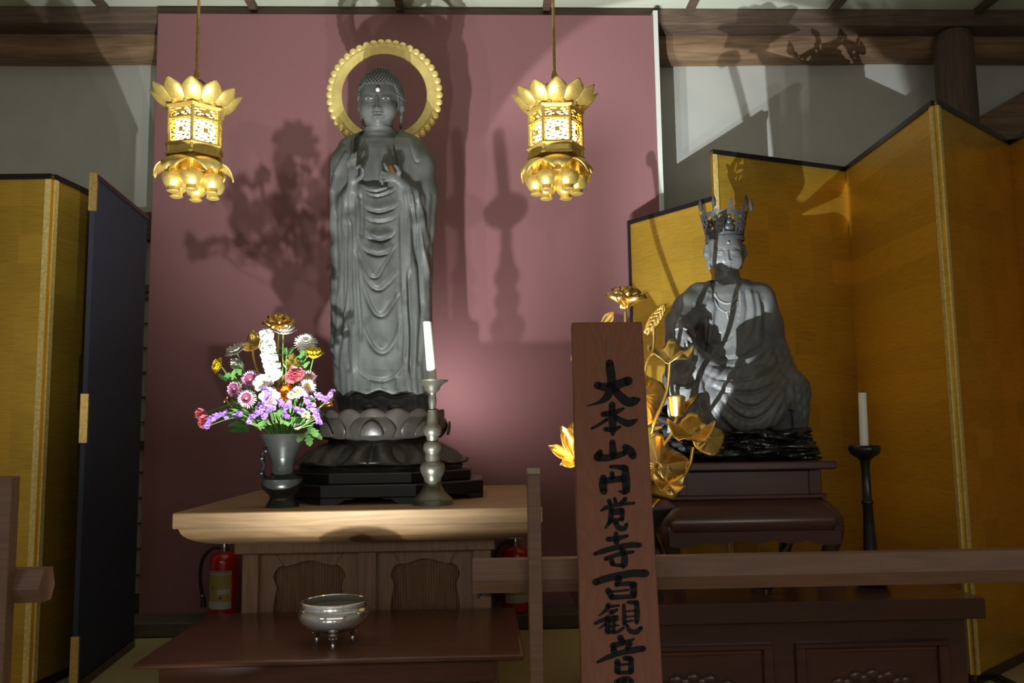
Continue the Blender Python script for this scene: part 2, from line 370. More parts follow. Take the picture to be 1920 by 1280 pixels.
def normals(me):
    a = np.zeros(len(me.vertices) * 3, np.float32); me.vertex_normals.foreach_get('vector', a); return a.reshape(-1, 3)
def co(me):
    a = np.zeros(len(me.vertices) * 3, np.float32); me.vertices.foreach_get('co', a); return a.reshape(-1, 3).astype(float)
def curve_field(U, Vv, pts, reach):
    """signed distance (positive to the right-hand / lower side) and run along a smooth curve"""
    c = np.array(crom(pts, 6)); lo = c.min(0) - reach; hi = c.max(0) + reach
    m = np.nonzero((U > lo[0]) & (U < hi[0]) & (Vv > lo[1]) & (Vv < hi[1]))[0]
    if not len(m): return m, None, None
    p = np.stack([U[m], Vv[m]], 1); best = np.full(len(m), 1e9); sg = np.zeros(len(m)); tt = np.zeros(len(m)); n = len(c) - 1
    for i in range(n):
        d = c[i + 1] - c[i]; L = max(d @ d, 1e-9); t = np.clip(((p - c[i]) @ d) / L, 0, 1); e = p - c[i] - t[:, None] * d
        ds = np.hypot(e[:, 0], e[:, 1]); b = ds < best
        best[b] = ds[b]; sg[b] = np.sign(d[0] * e[b, 1] - d[1] * e[b, 0]); tt[b] = (i + t[b]) / n
    return m, best * np.where(sg == 0, 1, sg), tt
def carve(U, Vv, strokes):
    """strokes: (kind, points, height, width) in photo measurements -> relief height per vertex"""
    H = np.zeros(len(U))
    for kind, pts, A, wd in strokes:
        m, sd, t = curve_field(U, Vv, pts, wd * 4)
        if sd is None: continue
        tap = np.clip(np.minimum(t, 1 - t) / 0.10, 0.15, 1)
        if kind == 'u': 
            tap = np.clip(np.minimum(t, 1 - t) / 0.30, 0.08, 1)
        if kind == 'u':    # a roll of cloth: swells towards its lower edge, then drops sharply into a slit
            q = np.where(sd < 0, np.exp(-(sd / (wd * 2.5)) ** 2), np.exp(-(sd / (wd * 0.35)) ** 2)) - 0.9 * np.exp(-((sd - wd * 0.75) / (wd * 0.4)) ** 2)
        elif kind == 'g': q = -np.exp(-(sd / wd) ** 2)
        elif kind == 's': q = 1 / (1 + np.exp(np.clip(sd / (wd * 0.35), -30, 30))) * np.exp(-(sd / (wd * 4)) ** 2)   # a step: proud on the upper/left side
        else: q = np.exp(-(sd / wd) ** 2)
        H[m] += A * q * tap
    return H
def blobs(U, Vv, bl):
    H = np.zeros(len(U))
    for x, y, rx, ry, a in bl: H += a * np.exp(-((U - x) / rx) ** 2 - ((Vv - y) / ry) ** 2)
    return H
def smooth_mesh(V, Q, it=2):
    for _ in range(it):
        acc = np.zeros_like(V); cnt = np.zeros(len(V))
        for a in range(4):
            i, j = Q[:, a], Q[:, (a + 1) % 4]
            np.add.at(acc, i, V[j]); np.add.at(cnt, i, 1)
        V = V * 0.45 + 0.55 * np.where(cnt[:, None] > 0, acc / np.maximum(cnt, 1)[:, None], V)
    return V
def on_surface(bvh, x, y):
    d = (x - 960) / FOC * _r - (y - 640) / FOC * _u + _f
    h = bvh.ray_cast(Vector(CAMP), Vector(d).normalized()); return h[0], h[1]

# ================================================================== the hall
zc = float(P(960, 14, 3.96)[2]) - 0.02
struct(MB().box(-3.4, 3.4, -3.2, 4.5, -0.10, -0.021).build('floor', MT['board'], smooth=0))
fl = bpy.data.objects['floor']; OFF['floor'] = Vector((0, 0, 0))
for i in range(-4, 4):           # straw mats with dark cloth borders
    for j, (y0, y1) in enumerate(((0.10, 1.895), (1.905, 3.70))):
        x0 = i * 0.86 + 0.012; x1 = x0 + 0.85
        if x1 > 3.38 or x0 < -3.38: continue
        m = MB().box(x0 + 0.03, x1 - 0.03, y0, y1, -0.021, 0.0).build('tatami_mat', MT['tatami'], fl, smooth=0)
        b = MB().box(x0, x0 + 0.03, y0, y1, -0.021, 0.0008).box(x1 - 0.03, x1, y0, y1, -0.021, 0.0008).build('border_cloth', MT['heri'], m, smooth=0)
struct(MB().box(-3.4, 3.4, 4.25, 4.40, -0.02, zc + 0.05).build('wall_back', MT['plaster'], smooth=0))
struct(MB().box(-3.4, -3.25, -3.2, 4.25, -0.02, zc + 0.05).build('wall_left', MT['plaster'], smooth=0))
struct(MB().box(3.25, 3.4, -3.2, 4.25, -0.02, zc + 0.05).build('wall_right', MT['plaster'], smooth=0))
ce = struct(MB().box(-3.4, 3.4, -3.2, 4.4, zc + 0.02, zc + 0.08).build('ceiling', MT['ceil'], smooth=0)); OFF['ceiling'] = Vector((0, 0, 0))
xb = [float(P(x, 12, 4.0)[0]) for x in (-70, 205, 482, 752, 1022, 1288, 1552, 1822, 2090)]
for x in xb:
    MB().box(x - 0.017, x + 0.017, -3.0, 3.956, zc - 0.012, zc + 0.02).build('batten', MT['darkbeam'], ce, smooth=0)
def log(name, y0, z0, z1, m, amp, seed):
    rg = random.Random(seed); pts = []
    for i in range(60):
        x = -3.25 + 6.5 * i / 59; c = (z0 + z1) / 2 + amp * math.sin(x * 1.7 + seed); h = (z1 - z0) / 2 * (1 + 0.06 * math.sin(x * 2.3 + seed * 2))
        pts.append([(x, y0 + 0.09 - 0.09 * (abs(math.cos(a)) ** 0.7) * (1 if math.cos(a) > 0 else -1), c + h * (abs(math.sin(a)) ** 0.6) * (1 if math.sin(a) > 0 else -1)) for a in [2 * PI * k / 20 for k in range(20)]])
    return struct(MB().grid(pts, closed_v=True).build(name, m))
z48 = float(P(1500, 48, 3.96)[2]); z105 = float(P(1500, 105, 4.1)[2])
struct(MB().box(-3.25, 3.25, 3.958, 4.25, z48 + 0.004, zc + 0.02, 0.008).build('trim_1', MT['darkbeam'], smooth=0))
log('trim_2', 4.08, z105, float(P(1500, 46, 4.1)[2]), MT['beam'], 0.004, 3)
# round corner post and sloping timber at the right
px_ = P(1796, 150, 4.0)
struct(MB().lathe([(0.100, -0.02), (0.099, 1.5), (0.094, float(P(1796, 70, 3.95)[2])), (0.075, float(P(1796, 52, 3.95)[2])), (0.04, float(P(1796, 45, 3.95)[2])), (0.0, float(P(1796, 43, 3.95)[2]))], px_[0], 4.02, 0, 28).build('trim_3', MT['post']))
a, b, c, d = [P(*q, 4.20) for q in ((1815, 232), (2000, 126), (2000, 300), (1815, 330))]
struct(MB().prism([(a[0], a[2]), (b[0], b[2]), (c[0], c[2]), (d[0], d[2])], 0.05, lambda u, v, q: (u, 4.19 + q, v)).build('trim_4', MT['beam'], smooth=0))
# wall rails and paper door seen past the left of the red partition
zr = [float(P(275, y, 4.2)[2]) for y in (398, 450, 533, 548)]
struct(MB().box(-3.25, -1.3, 4.19, 4.25, zr[1], zr[0], 0.004).build('trim_5', MT['darkbeam'], smooth=0))
struct(MB().box(-3.25, -1.3, 4.20, 4.25, zr[3], zr[2], 0.004).build('trim_6', MT['beam'], smooth=0))
dr = struct(MB().box(-2.62, -1.66, 4.235, 4.245, 0.05, zr[3]).build('door_1', MT['shoji'], smooth=0)); OFF['door_1'] = Vector((0, 0, 0))
lt = MB()
for k in range(13): lt.box(-2.62, -1.66, 4.222, 4.235, 0.05 + k * 0.124, 0.058 + k * 0.124)
for k in range(6): lt.box(-2.60 + k * 0.185, -2.592 + k * 0.185, 4.222, 4.235, 0.05, zr[3])
lt.build('door_lattice', MT['darkbeam'], dr, smooth=0)
MB().box(-1.68, -1.63, 4.21, 4.235, 0.0, zr[3]).box(-2.66, -2.60, 4.21, 4.235, 0.0, zr[3]).box(-2.60, -1.68, 4.21, 4.235, 0.0, 0.09).box(-2.60, -1.68, 4.212, 4.235, 0.78, 0.83).build('door_frame', MT['darkbeam'], dr, smooth=0)
# red partition behind the standing statue, its white edge, the low board step in front of it
zt = float(P(760, 26.5, 3.9)[2]); xl = float(P(283, 420, 3.9)[0]); xr = float(P(1230, 200, 3.9)[0])
struct(MB().box(xl, xr, 3.90, 3.95, 0.0, zt, 0.003).build('wall_partition', MT['maroon'], smooth=0))
struct(MB().box(xr, xr + 0.022, 3.893, 3.955, 0.0, zt + 0.02).build('trim_7', MT['trimwhite'], smooth=0))
struct(MB().box(xl - 0.15, 1.15, 3.705, 3.90, 0.0, 0.06, 0.004).build('baseboard_back', MT['board'], smooth=0))

# ================================================================== folding screens
def panel(root, p, q, ztop, face, front, border=0.016, edge=True, thick=0.018, name='panel'):
    """one upright leaf from ground point p to q; face: +1/-1 side that carries the front material"""
    p = Vector((p[0], p[1], 0)); q = Vector((q[0], q[1], 0)); d = (q - p); L = d.length; d.normalize(); nrm = Vector((d.y, -d.x, 0)) * face
    z0 = 0.012
    def at(u, v, w): r = p + d * u + nrm * w; return (r.x, r.y, v)
    def slab(u0, u1, v0, v1, w0, w1):
        m = MB(); vs = [at(u, v, w) for u in (u0, u1) for w in (w0, w1) for v in (v0, v1)]
        return m.add(vs, [(0, 1, 3, 2), (4, 6, 7, 5), (0, 4, 5, 1), (2, 3, 7, 6), (0, 2, 6, 4), (1, 5, 7, 3)])
    pn = slab(0.0, L, z0, ztop, -thick / 2, thick / 2 - 0.002).build(name, front, root, smooth=0)
    slab(0, L, ztop - border, ztop + 0.004, -thick / 2 - 0.002, thick / 2 + 0.004).build('top_border', MT['lacquer'], pn, smooth=0)
    slab(0, L, 0.0, z0 + 0.02, -thick / 2 - 0.002, thick / 2 + 0.004).build('bottom_border', MT['lacquer'], pn, smooth=0)
    if edge:
        for u0 in edge:
            u = u0 * L; e = slab(u, u + 0.020, z0 + 0.02, ztop - border, thick / 2 - 0.002, thick / 2 + 0.003) if u0 < 0.5 else slab(L - 0.020, L, z0 + 0.02, ztop - border, thick / 2 - 0.002, thick / 2 + 0.003)
            e.build('gold_edge_strip', MT['goldedge'], pn, smooth=0)
    return pn
H1 = 1.79
def top(x, y, z=H1): q = PZ(x, y, z); return (q[0], q[1])
# left screen: leaf facing us, leaf folding back, end leaf showing its dark blue back
g0 = top(99, 329); g1 = top(268, 407); g2 = top(176, 327.5)
s = thing('folding_screen', 'gold folding screen at the left edge whose end leaf shows its dark blue back', 'screen', (g0[0], g0[1], 0))
panel(s, (g0[0] - 0.62, g0[1] + 0.02), g0, H1, 1, MT['goldleaf'], edge=(1,))
panel(s, g0, g1, H1, 1, MT['goldleaf'], edge=(0,))
bk = panel(s, (g2[0], g2[1]), (g1[0] + 0.012, g1[1]), H1, 1, MT['navy'], border=0.012, edge=None)
dd = (Vector((g1[0], g1[1], 0)) - Vector((g2[0], g2[1], 0))).normalized()
def fit(z0, z1):
    c = Vector((g2[0], g2[1], 0)) - dd * 0.003; nn = Vector((dd.y, -dd.x, 0)); m = MB(); vs = []
    for u in (-0.002, 0.010):
        for w_ in (-0.013, 0.013):
            for z in (z0, z1): r = c + dd * u + nn * w_; vs.append((r.x, r.y, z))
    m.add(vs, [(0, 1, 3, 2), (4, 6, 7, 5), (0, 4, 5, 1), (2, 3, 7, 6), (0, 2, 6, 4), (1, 5, 7, 3)]); return m.build('brass_fitting', MT['brass'], bk, smooth=0)
Yn = g2[1]
fit(float(P(176, 395, Yn)[2]), H1 + 0.006); fit(float(P(157, 830, Yn)[2]), float(P(160, 738, Yn)[2])); fit(0.0, float(P(140, 1193, Yn)[2]))
# right: lower screen against the partition
a0 = (float(P(1181, 428, 3.82)[0]), 3.82); HA = 1.825; a1 = top(1337, 371, HA)
s = thing('folding_screen', 'low gold folding screen standing against the red partition, behind the crowned statue', 'screen', (a0[0], a0[1], 0))
panel(s, a0, a1, HA, 1, MT['goldleaf'], edge=None); panel(s, a1, (a1[0] + 0.14, a1[1] + 0.40), HA, 1, MT['goldleaf'], edge=None)
MB().box(a0[0] - 0.012, a0[0], a0[1] - 0.014, a0[1] + 0.008, 0.0, HA + 0.004).build('side_border', MT['lacquer'], s, smooth=0)
# right: tall screen in zigzag around the seated statue
H2 = 2.0
bp = [top(1334, 283, H2), top(1586, 316, H2), top(1752, 190, H2), top(1891, 268, H2)]
b5 = top(2050, 178, H2)
s = thing('folding_screen', 'tall gold folding screen in zigzag at the right edge, behind the white candle', 'screen', (bp[1][0], bp[1][1], 0))
panel(s, bp[0], bp[1], H2, 1, MT['goldleaf'], edge=(0,), name='panel')
panel(s, bp[1], bp[2], H2, 1, MT['goldleaf'], edge=(1,))
panel(s, bp[2], bp[3], H2, 1, MT['goldleaf'], edge=(0,))
panel(s, bp[3], b5, H2, 1, MT['goldleaf'], edge=None)

# ================================================================== altar under the standing statue
def loft_rect(rows):
    """rows of (x0, x1, y0, y1, z): a stack of rectangles (mouldings)"""
    m = MB(); m.grid([[(x0, y0, z), (x1, y0, z), (x1, y1, z), (x0, y1, z)] for x0, x1, y0, y1, z in rows], closed_v=True)
    m.f.append((0, 1, 2, 3)); n = len(m.v); m.f.append((n - 4, n - 1, n - 2, n - 3)); return m
TZ = 0.612
X0, X1 = float(P(323, 962, 2.7)[0]), float(P(1017, 950, 2.7)[0])
xc = (X0 + X1) / 2
al = thing('altar_table', 'pale wooden altar table under the standing statue, with two reeded arched panels', 'table', (xc, 3.2, 0))
zb = float(P(660, 986, 2.7)[2])
MB().box(X0, X1, 2.70, 3.80, zb, TZ, 0.003).build('tabletop', MT['keyaki'], al, smooth=0)
z1 = float(P(660, 1013, 2.86)[2]); z2 = float(P(660, 1036, 2.86)[2])
rows = []
for t in [i / 12 for i in range(13)]:
    ins = 0.018 + 0.165 * (t ** 1.6); rows.append((X0 + ins, X1 - ins, 2.70 + ins * 0.85, 3.80 - ins * 0.3, zb - (zb - z1) * (0.12 + 0.88 * math.sin(t * PI / 2) ** 0.9)))
rows.insert(0, (X0 + 0.014, X1 - 0.014, 2.712, 3.79, zb)); rows.append((X0 + 0.2, X1 - 0.2, 2.87, 3.75, z1 - 0.001))
loft_rect(rows).build('moulding', MT['keyaki'], al, smooth=40)
xa, xe = float(P(440, 1025, 2.87)[0]), float(P(928, 1025, 2.87)[0])
MB().box(xa, xe, 2.865, 3.72, z2, z1, 0.003).build('frieze_rail', MT['keyaki_v'], al, smooth=0)
bx = [float(P(x, 1080, 2.89)[0]) for x in (454, 485, 671, 706, 887, 921)]
for i in (0, 2, 4):
    MB().box(bx[i], bx[i + 1], 2.885, 2.96, 0.0, z2, 0.003).build('post', MT['keyaki_v'], al, smooth=0)
for x in (bx[0], bx[4]):
    MB().box(x, x + (bx[1] - bx[0]), 3.60, 3.68, 0.0, z2, 0.003).build('post', MT['keyaki_v'], al, smooth=0)
for x0, x1 in ((bx[0] + 0.01, bx[0] + 0.03), (bx[5] - 0.03, bx[5] - 0.01)):
    MB().box(x0, x1, 2.96, 3.60, 0.0, z2).build('side_board', MT['keyaki_v'], al, smooth=0)
MB().box(bx[0], bx[5], 3.63, 3.65, 0.0, z2).build('back_board', MT['keyaki_v'], al, smooth=0)
def arched_panel(x0, x1, z0, z1, yf, parent):
    cx, w_ = (x0 + x1) / 2, (x1 - x0) / 2; ins = 0.045
    op = []
    L, R, T = x0 + ins, x1 - ins, z1 - 0.035
    op += [(L + 0.02, z0), (R - 0.02, z0)]
    for t in np.linspace(0, 1, 9): op.append((R - 0.02 + 0.02 * math.sin(t * PI), z0 + (T - 0.05 - z0) * t) if t < 1 else (R, T - 0.05))
    for t in np.linspace(0.1, 1, 6): op.append((R - 0.035 * (1 - math.cos(t * PI / 2)) - 0.0, T - 0.05 + 0.04 * math.sin(t * PI / 2)))
    for t in np.linspace(0, 1, 6): op.append((R - 0.035 - (R - 0.035 - cx) * t, T - 0.012 + 0.018 * abs(math.sin(t * PI / 2)) ** 2))
    lf = [(2 * cx - x, z) for x, z in op[2:-1]][::-1]; op = op + lf
    out = []
    for x, z in op:
        dx, dz = x - cx, z - (z0 + z1) / 2 - 1e-6
        k = min(w_ / max(abs(dx), 1e-6), (z1 - z0) / 2 / max(abs(dz), 1e-6)); out.append((cx + dx * k, (z0 + z1) / 2 + dz * k))
    m = MB(); n = len(op)
    v = [(x, yf, z) for x, z in out] + [(x, yf, z) for x, z in op] + [(x, yf + 0.022, z) for x, z in op]
    m.add(v, [(i, (i + 1) % n, n + (i + 1) % n, n + i) for i in range(n)] + [(n + i, n + (i + 1) % n, 2 * n + (i + 1) % n, 2 * n + i) for i in range(n)])
    pn = m.build('arched_panel', MT['keyaki_v'], parent, smooth=0, fix=False)
    N = 34; g = [[(x0 + (x1 - x0) * (i + s_ / 4) / N, yf + 0.024 - 0.006 * math.sin(s_ / 4 * PI), z) for z in (z0, z1)] for i in range(N) for s_ in range(4)]
    MB().grid(g).build('reeded_backing', MT['keyaki_v'], pn, smooth=60)
arched_panel(bx[1], bx[2], 0.12, z2, 2.905, al); arched_panel(bx[3], bx[4], 0.12, z2, 2.905, al)
MB().box(bx[0] - 0.02, bx[5] + 0.02, 2.87, 2.95, 0.0, 0.12, 0.003).build('base_board', MT['keyaki_v'], al, smooth=0)

# low table in front
LZ = float(P(600, 1237, 2.26)[2]); lx0, lx1 = float(P(247, 1240, 2.26)[0]), float(P(983, 1231, 2.26)[0])
lo = thing('low_table', 'low red-brown lacquered table in front of the pale altar, holding the silver burner', 'table', ((lx0 + lx1) / 2, 2.53, 0))
prof = [(0.012, LZ), (0.004, LZ - 0.001), (0.0, LZ - 0.005), (0.0, LZ - 0.009), (0.006, LZ - 0.015), (0.014, LZ - 0.017)]
loft_rect([(lx0 + i, lx1 - i, 2.26 + i, 2.86 - i, z) for i, z in prof]).build('tabletop', MT['redwood'], lo, smooth=60)
ax0, ax1 = float(P(299, 1255, 2.30)[0]), float(P(930, 1255, 2.30)[0])
MB().box(ax0, ax1, 2.295, 2.315, LZ - 0.075, LZ - 0.017, 0.002).box(ax0, ax1, 2.80, 2.82, LZ - 0.075, LZ - 0.017).box(ax0, ax0 + 0.02, 2.315, 2.80, LZ - 0.075, LZ - 0.017).box(ax1 - 0.02, ax1, 2.315, 2.80, LZ - 0.075, LZ - 0.017).build('apron', MT['redwood'], lo, smooth=0)
for x in (ax0 + 0.004, ax1 - 0.044):
    for y in (2.30, 2.775): MB().box(x, x + 0.04, y, y + 0.04, 0.0, LZ - 0.017, 0.002).build('leg', MT['redwood'], lo, smooth=0)

# ================================================================== altar and stands under the seated statue
RZ = float(P(1848, 1121, 2.45)[2]); rx1 = float(P(1848, 1121, 2.45)[0]); rx0 = float(P(1100, 1130, 2.45)[0]); rzb = float(P(1848, 1160, 2.45)[2])
ra = thing('altar_table', 'dark red lacquered altar table behind the barrier rail at the right', 'table', ((rx0 + rx1) / 2, 2.8, 0))
MB().box(rx0, rx1, 2.45, 3.02, rzb, RZ, 0.004).build('tabletop', MT['rosewood'], ra, smooth=0)
cx0, cx1 = float(P(1125, 1200, 2.49)[0]), float(P(1817, 1200, 2.49)[0])
MB().box(cx0, cx1, 2.505, 2.98, 0.0, rzb, 0.003).build('carcass', MT['rosewood'], ra, smooth=0)
zf = float(P(1600, 1204, 2.49)[2])
for a, b in ((1150, 1452), (1494, 1782)):
    x0, x1 = float(P(a, 1240, 2.49)[0]), float(P(b, 1240, 2.49)[0]); m = MB()
    for (u0, u1, v0, v1, yy) in ((x0, x1, zf - 0.016, zf, 2.49), (x0, x0 + 0.03, 0.04, zf - 0.016, 2.49), (x1 - 0.03, x1, 0.04, zf - 0.016, 2.49), (x0 + 0.03, x1 - 0.03, 0.04, 0.06, 2.49)): m.box(u0, u1, yy, 2.507, v0, v1, 0.003)
    fr = m.build('panel_frame', MT['rosewood'], ra, smooth=0)
    m = MB().box(x0 + 0.032, x1 - 0.032, 2.498, 2.507, zf - 0.03, zf - 0.018, 0.002)
    m.build('inner_bead', MT['redwood'], fr, smooth=0)
    c = (x0 + x1) / 2; m = MB()
    for k in range(9):
        q = (k - 4) / 4; m.ball((c + q * 0.10, 2.503, zf - 0.125 + 0.022 * (1 - q * q) + 0.006 * math.cos(k * PI)), 0.022, 10, 6, (1, 0.35, 0.9))
    m.build('carved_flower', MT['rosewood'], fr)
# lower stand with curved legs
sx0, sx1 = float(P(1236, 980, 2.72)[0]), float(P(1592, 980, 2.72)[0]); scx = (sx0 + sx1) / 2; hw = (sx1 - sx0) / 2
zt0 = float(P(1410, 938, 2.72)[2]); zt1 = float(P(1410, 1000, 2.70)[2])
cs = thing('altar_stand', 'dark red lacquer stand with bulging sides and curved legs on the dark red altar', 'stand', (scx, 2.95, RZ))
def rrect(hx, hy, rad, z, cx, cy, n=10):
    out = []
    for qx, qy, a0 in ((1, -1, -PI / 2), (1, 1, 0), (-1, 1, PI / 2), (-1, -1, PI)):
        for k in range(n): a = a0 + PI / 2 * k / (n - 1); out.append((cx + qx * (hx - rad) + rad * math.cos(a), cy + qy * (hy - rad) + rad * math.sin(a), z))
    return out
rings = []; hy = 0.235
for t in [i / 14 for i in range(15)]:
    bulge = -0.055 + 0.055 * math.sin(min(1, t * 1.55) * PI / 2) ** 0.8 - 0.10 * max(0, t - 0.60) ** 2; rings.append(rrect(hw + bulge, hy + bulge, 0.055 + bulge * 0.2, zt0 - (zt0 - zt1 + 0.012) * t, scx, 2.95))
m = MB().grid(rings, closed_v=True, flip=True); m.f.append(tuple(range(40))[::-1]); m.build('bulging_body', MT['rosewood'], cs, smooth=60)
N = 60; g = []   # scalloped apron under the body
for i in range(N + 1):
    u = i / N; x = scx - hw + 0.03 + (2 * hw - 0.06) * u; sc = abs(math.sin(u * PI * 5)) * 0.018 + 0.028 * (1 - math.sin(u * PI)) ** 1.5 + 0.008
    g.append([(x, 2.715, zt1 + 0.004), (x, 2.715, zt1 - 0.018 - sc * 0.6), (x, 2.735, zt1 - 0.018 - sc * 0.6), (x, 2.735, zt1 + 0.004)])
MB().grid(g).build('scalloped_apron', MT['rosewood'], cs, smooth=40)
for sx in (-1, 1):
    for sy in (-1, 1):
        pts = [(scx + sx * (hw - 0.05), 2.95 + sy * (hy - 0.05), zt1 + 0.05), (scx + sx * (hw - 0.036), 2.95 + sy * (hy - 0.036), zt1 + 0.005), (scx + sx * (hw - 0.050), 2.95 + sy * (hy - 0.046), (zt1 + RZ) / 2 + 0.02), (scx + sx * (hw - 0.075), 2.95 + sy * (hy - 0.065), RZ + 0.045), (scx + sx * (hw - 0.06), 2.95 + sy * (hy - 0.055), RZ + 0.02), (scx + sx * (hw - 0.02), 2.95 + sy * (hy - 0.02), RZ + 0.012)]
        c = crom(pts, 6); n = len(c); MB().tube(c, [0.036 - 0.020 * min(1, i / n * 1.3) for i in range(n)], 12).build('curved_leg', MT['rosewood'], cs)
# upper box stand
uz0 = zt0; uz1 = float(P(1415, 866, 2.76)[2]); ux0, ux1 = float(P(1262, 905, 2.78)[0]), float(P(1541, 905, 2.78)[0])
us = thing('altar_stand', 'dark red box stand with a wide lipped top directly under the black rock', 'stand', ((ux0 + ux1) / 2, 2.98, uz0))
UZ = uz1
MB().box(ux0, ux1, 2.78, 3.18, uz0 + 0.012, uz1 - 0.03, 0.003).build('box_body', MT['rosewood'], us, smooth=0)
MB().box(ux0 - 0.012, ux1 + 0.012, 2.765, 3.20, uz0, uz0 + 0.014, 0.003).build('foot_moulding', MT['rosewood'], us, smooth=0)
MB().box(ux0 - 0.03, float(P(1570, 870, 2.74)[0]), 2.74, 3.22, uz1 - 0.026, uz1, 0.005).build('lipped_top', MT['rosewood'], us, smooth=0)
for x in (ux0 + 0.005, ux1 - 0.045): MB().box(x, x + 0.04, 2.773, 2.782, uz0 + 0.014, uz1 - 0.03, 0.002).build('corner_stile', MT['rosewood'], us, smooth=0)

# ================================================================== barrier and sign
def rail(x0, x1):
    hexa = [(-0.028, 0.556), (-0.012, 0.5935), (0.022, 0.5935), (0.034, 0.556), (0.02, 0.528), (-0.014, 0.528)]
    return MB().prism(hexa, x1 - x0, lambda u, v, q: (x0 + q, 1.76 + u, v))
xp = float(P(1002, 980, 1.72)[0])
br = thing('barrier', 'brown wooden barrier whose rail crosses the right altar, post with pale sawn top', 'barrier', (xp, 1.75, 0))
rail(float(P(886, 1070, 1.74)[0]), 1.75).build('rail', MT['railw'], br, smooth=0)
zp = float(P(1002, 889, 1.715)[2])
po = MB().box(xp - 0.0135, xp + 0.0135, 1.715, 1.745, 0.0, zp, 0.0015).build('post', MT['railw'], br, smooth=0)
MB().box(xp - 0.0135, xp + 0.0135, 1.715, 1.745, zp, zp + 0.012, 0.0015).build('sawn_top', MT['endgrain'], po, smooth=0)
MB().box(xp - 0.05, xp + 0.05, 1.70, 1.86, 0.0, 0.03, 0.003).build('foot', MT['railw'], br, smooth=0)
sh_ = Vector((0.0, 1.88, 0)); aa = math.radians(19); q0 = sh_ + Vector((math.sin(aa), math.cos(aa), 0)) * 0.042
MB().box(-0.018, q0.x, q0.y, q0.y + 0.002, 0.507, 0.566).box(-0.018, -0.012, 1.79, q0.y, 0.509, 0.52).box(-0.012, 0.012, 1.79, 1.868, 0.512, 0.548, 0.003).build('added_light_blocker', MT['black'], br, smooth=0)  # added, hidden plate and can that keep the rail spot off the red partition
xq = float(P(7, 1000, 1.72)[0])
bl = thing('barrier', 'brown wooden barrier end at the left edge, in front of the gold screen', 'barrier', (xq, 1.75, 0))
rail(-1.9, float(P(88, 1072, 1.76)[0])).build('rail', MT['railw'], bl, smooth=0)
MB().box(xq - 0.018, xq + 0.014, 1.715, 1.745, 0.0, float(P(10, 893, 1.72)[2]), 0.0015).build('post', MT['railw'], bl, smooth=0)
MB().box(xq - 0.05, xq + 0.05, 1.70, 1.86, 0.0, 0.03, 0.003).build('foot', MT['railw'], bl, smooth=0)

# sign board leaning on the rail; brush strokes are traced in its own plane
SL = 0.255; SY0 = 1.545
def on_sign(x, y, out=0.0):
    d = (x - 960) / FOC * _r - (y - 640) / FOC * _u + _f
    # plane Y = SY0 + SL * Z
    t = (SY0 + SL * CAMP[2] - CAMP[1]) / (d[1] - SL * d[2]); q = CAMP + d * t
    n = np.array([0, -1, SL]) / math.hypot(1, SL); return q + n * out
tl, tr, bl_, br_ = on_sign(1072, 603.5), on_sign(1204, 602), on_sign(1090.5, 1285), on_sign(1243.5, 1285)
k = tl[2] / (tl[2] - bl_[2]); f0 = tl + (bl_ - tl) * k; f1 = tr + (br_ - tr) * (tr[2] / (tr[2] - br_[2]))
sg = thing('sign_board', 'tall reddish wooden sign board with black brush writing leaning on the barrier', 'sign', tuple((f0 + f1) / 2))
nb = np.array([0, 1, -SL]) / math.hypot(1, SL) * 0.024
vs = [tl, tr, f1, f0]; vs = vs + [q + nb for q in vs]
sgo = MB().add(vs, [(0, 1, 2, 3), (7, 6, 5, 4), (0, 4, 5, 1), (1, 5, 6, 2), (2, 6, 7, 3), (3, 7, 4, 0)]).build('board', MT['signw'], sg, smooth=0)
sgm = sgo.modifiers.new('soft_edges', 'BEVEL'); sgm.width = 0.003; sgm.segments = 2
CH = []
C1 = (6.093, 1090, 660); C2 = (6.093, 1100, 860); C3 = (5.82, 1100, 1060)
CH.append((C1, [[(322, 130, 46), (335, 230, 52), (345, 330, 50), (330, 430, 48), (285, 520, 42), (200, 575, 20), (70, 615, 5)], [(185, 380, 43), (280, 400, 48), (400, 375, 50), (500, 340, 50), (533, 330, 52)], [(380, 430, 45), (460, 520, 50), (540, 570, 54), (615, 555, 46), (655, 540, 20)]]))
CH.append((C1, [[(352, 600, 36), (350, 700, 42), (355, 800, 45), (360, 890, 40), (358, 945, 16)], [(250, 710, 32), (350, 700, 35), (440, 665, 25), (480, 645, 15)], [(290, 770, 20), (200, 830, 17), (120, 872, 15)], [(390, 745, 30), (470, 790, 38), (540, 815, 42), (610, 785, 24), (640, 766, 7)], [(275, 880, 26), (360, 888, 30), (440, 855, 18)]]))
CH.append((C1, [[(355, 1030, 34), (360, 1110, 42), (362, 1180, 42)], [(215, 1140, 30), (190, 1190, 46)], [(185, 1200, 46), (280, 1208, 40), (380, 1190, 38), (500, 1150, 30)], [(503, 1090, 40), (560, 1130, 50), (590, 1185, 42)]]))
CH.append((C2, [[(190, 215, 36), (185, 290, 46), (195, 370, 42)], [(190, 255, 38), (290, 240, 36), (420, 225, 42)], [(290, 165, 26), (295, 220, 30)], [(275, 90, 20), (350, 92, 26), (430, 105, 38)], [(440, 110, 38), (445, 200, 48), (450, 300, 46), (452, 360, 42)], [(375, 370, 14), (430, 385, 28)]]))
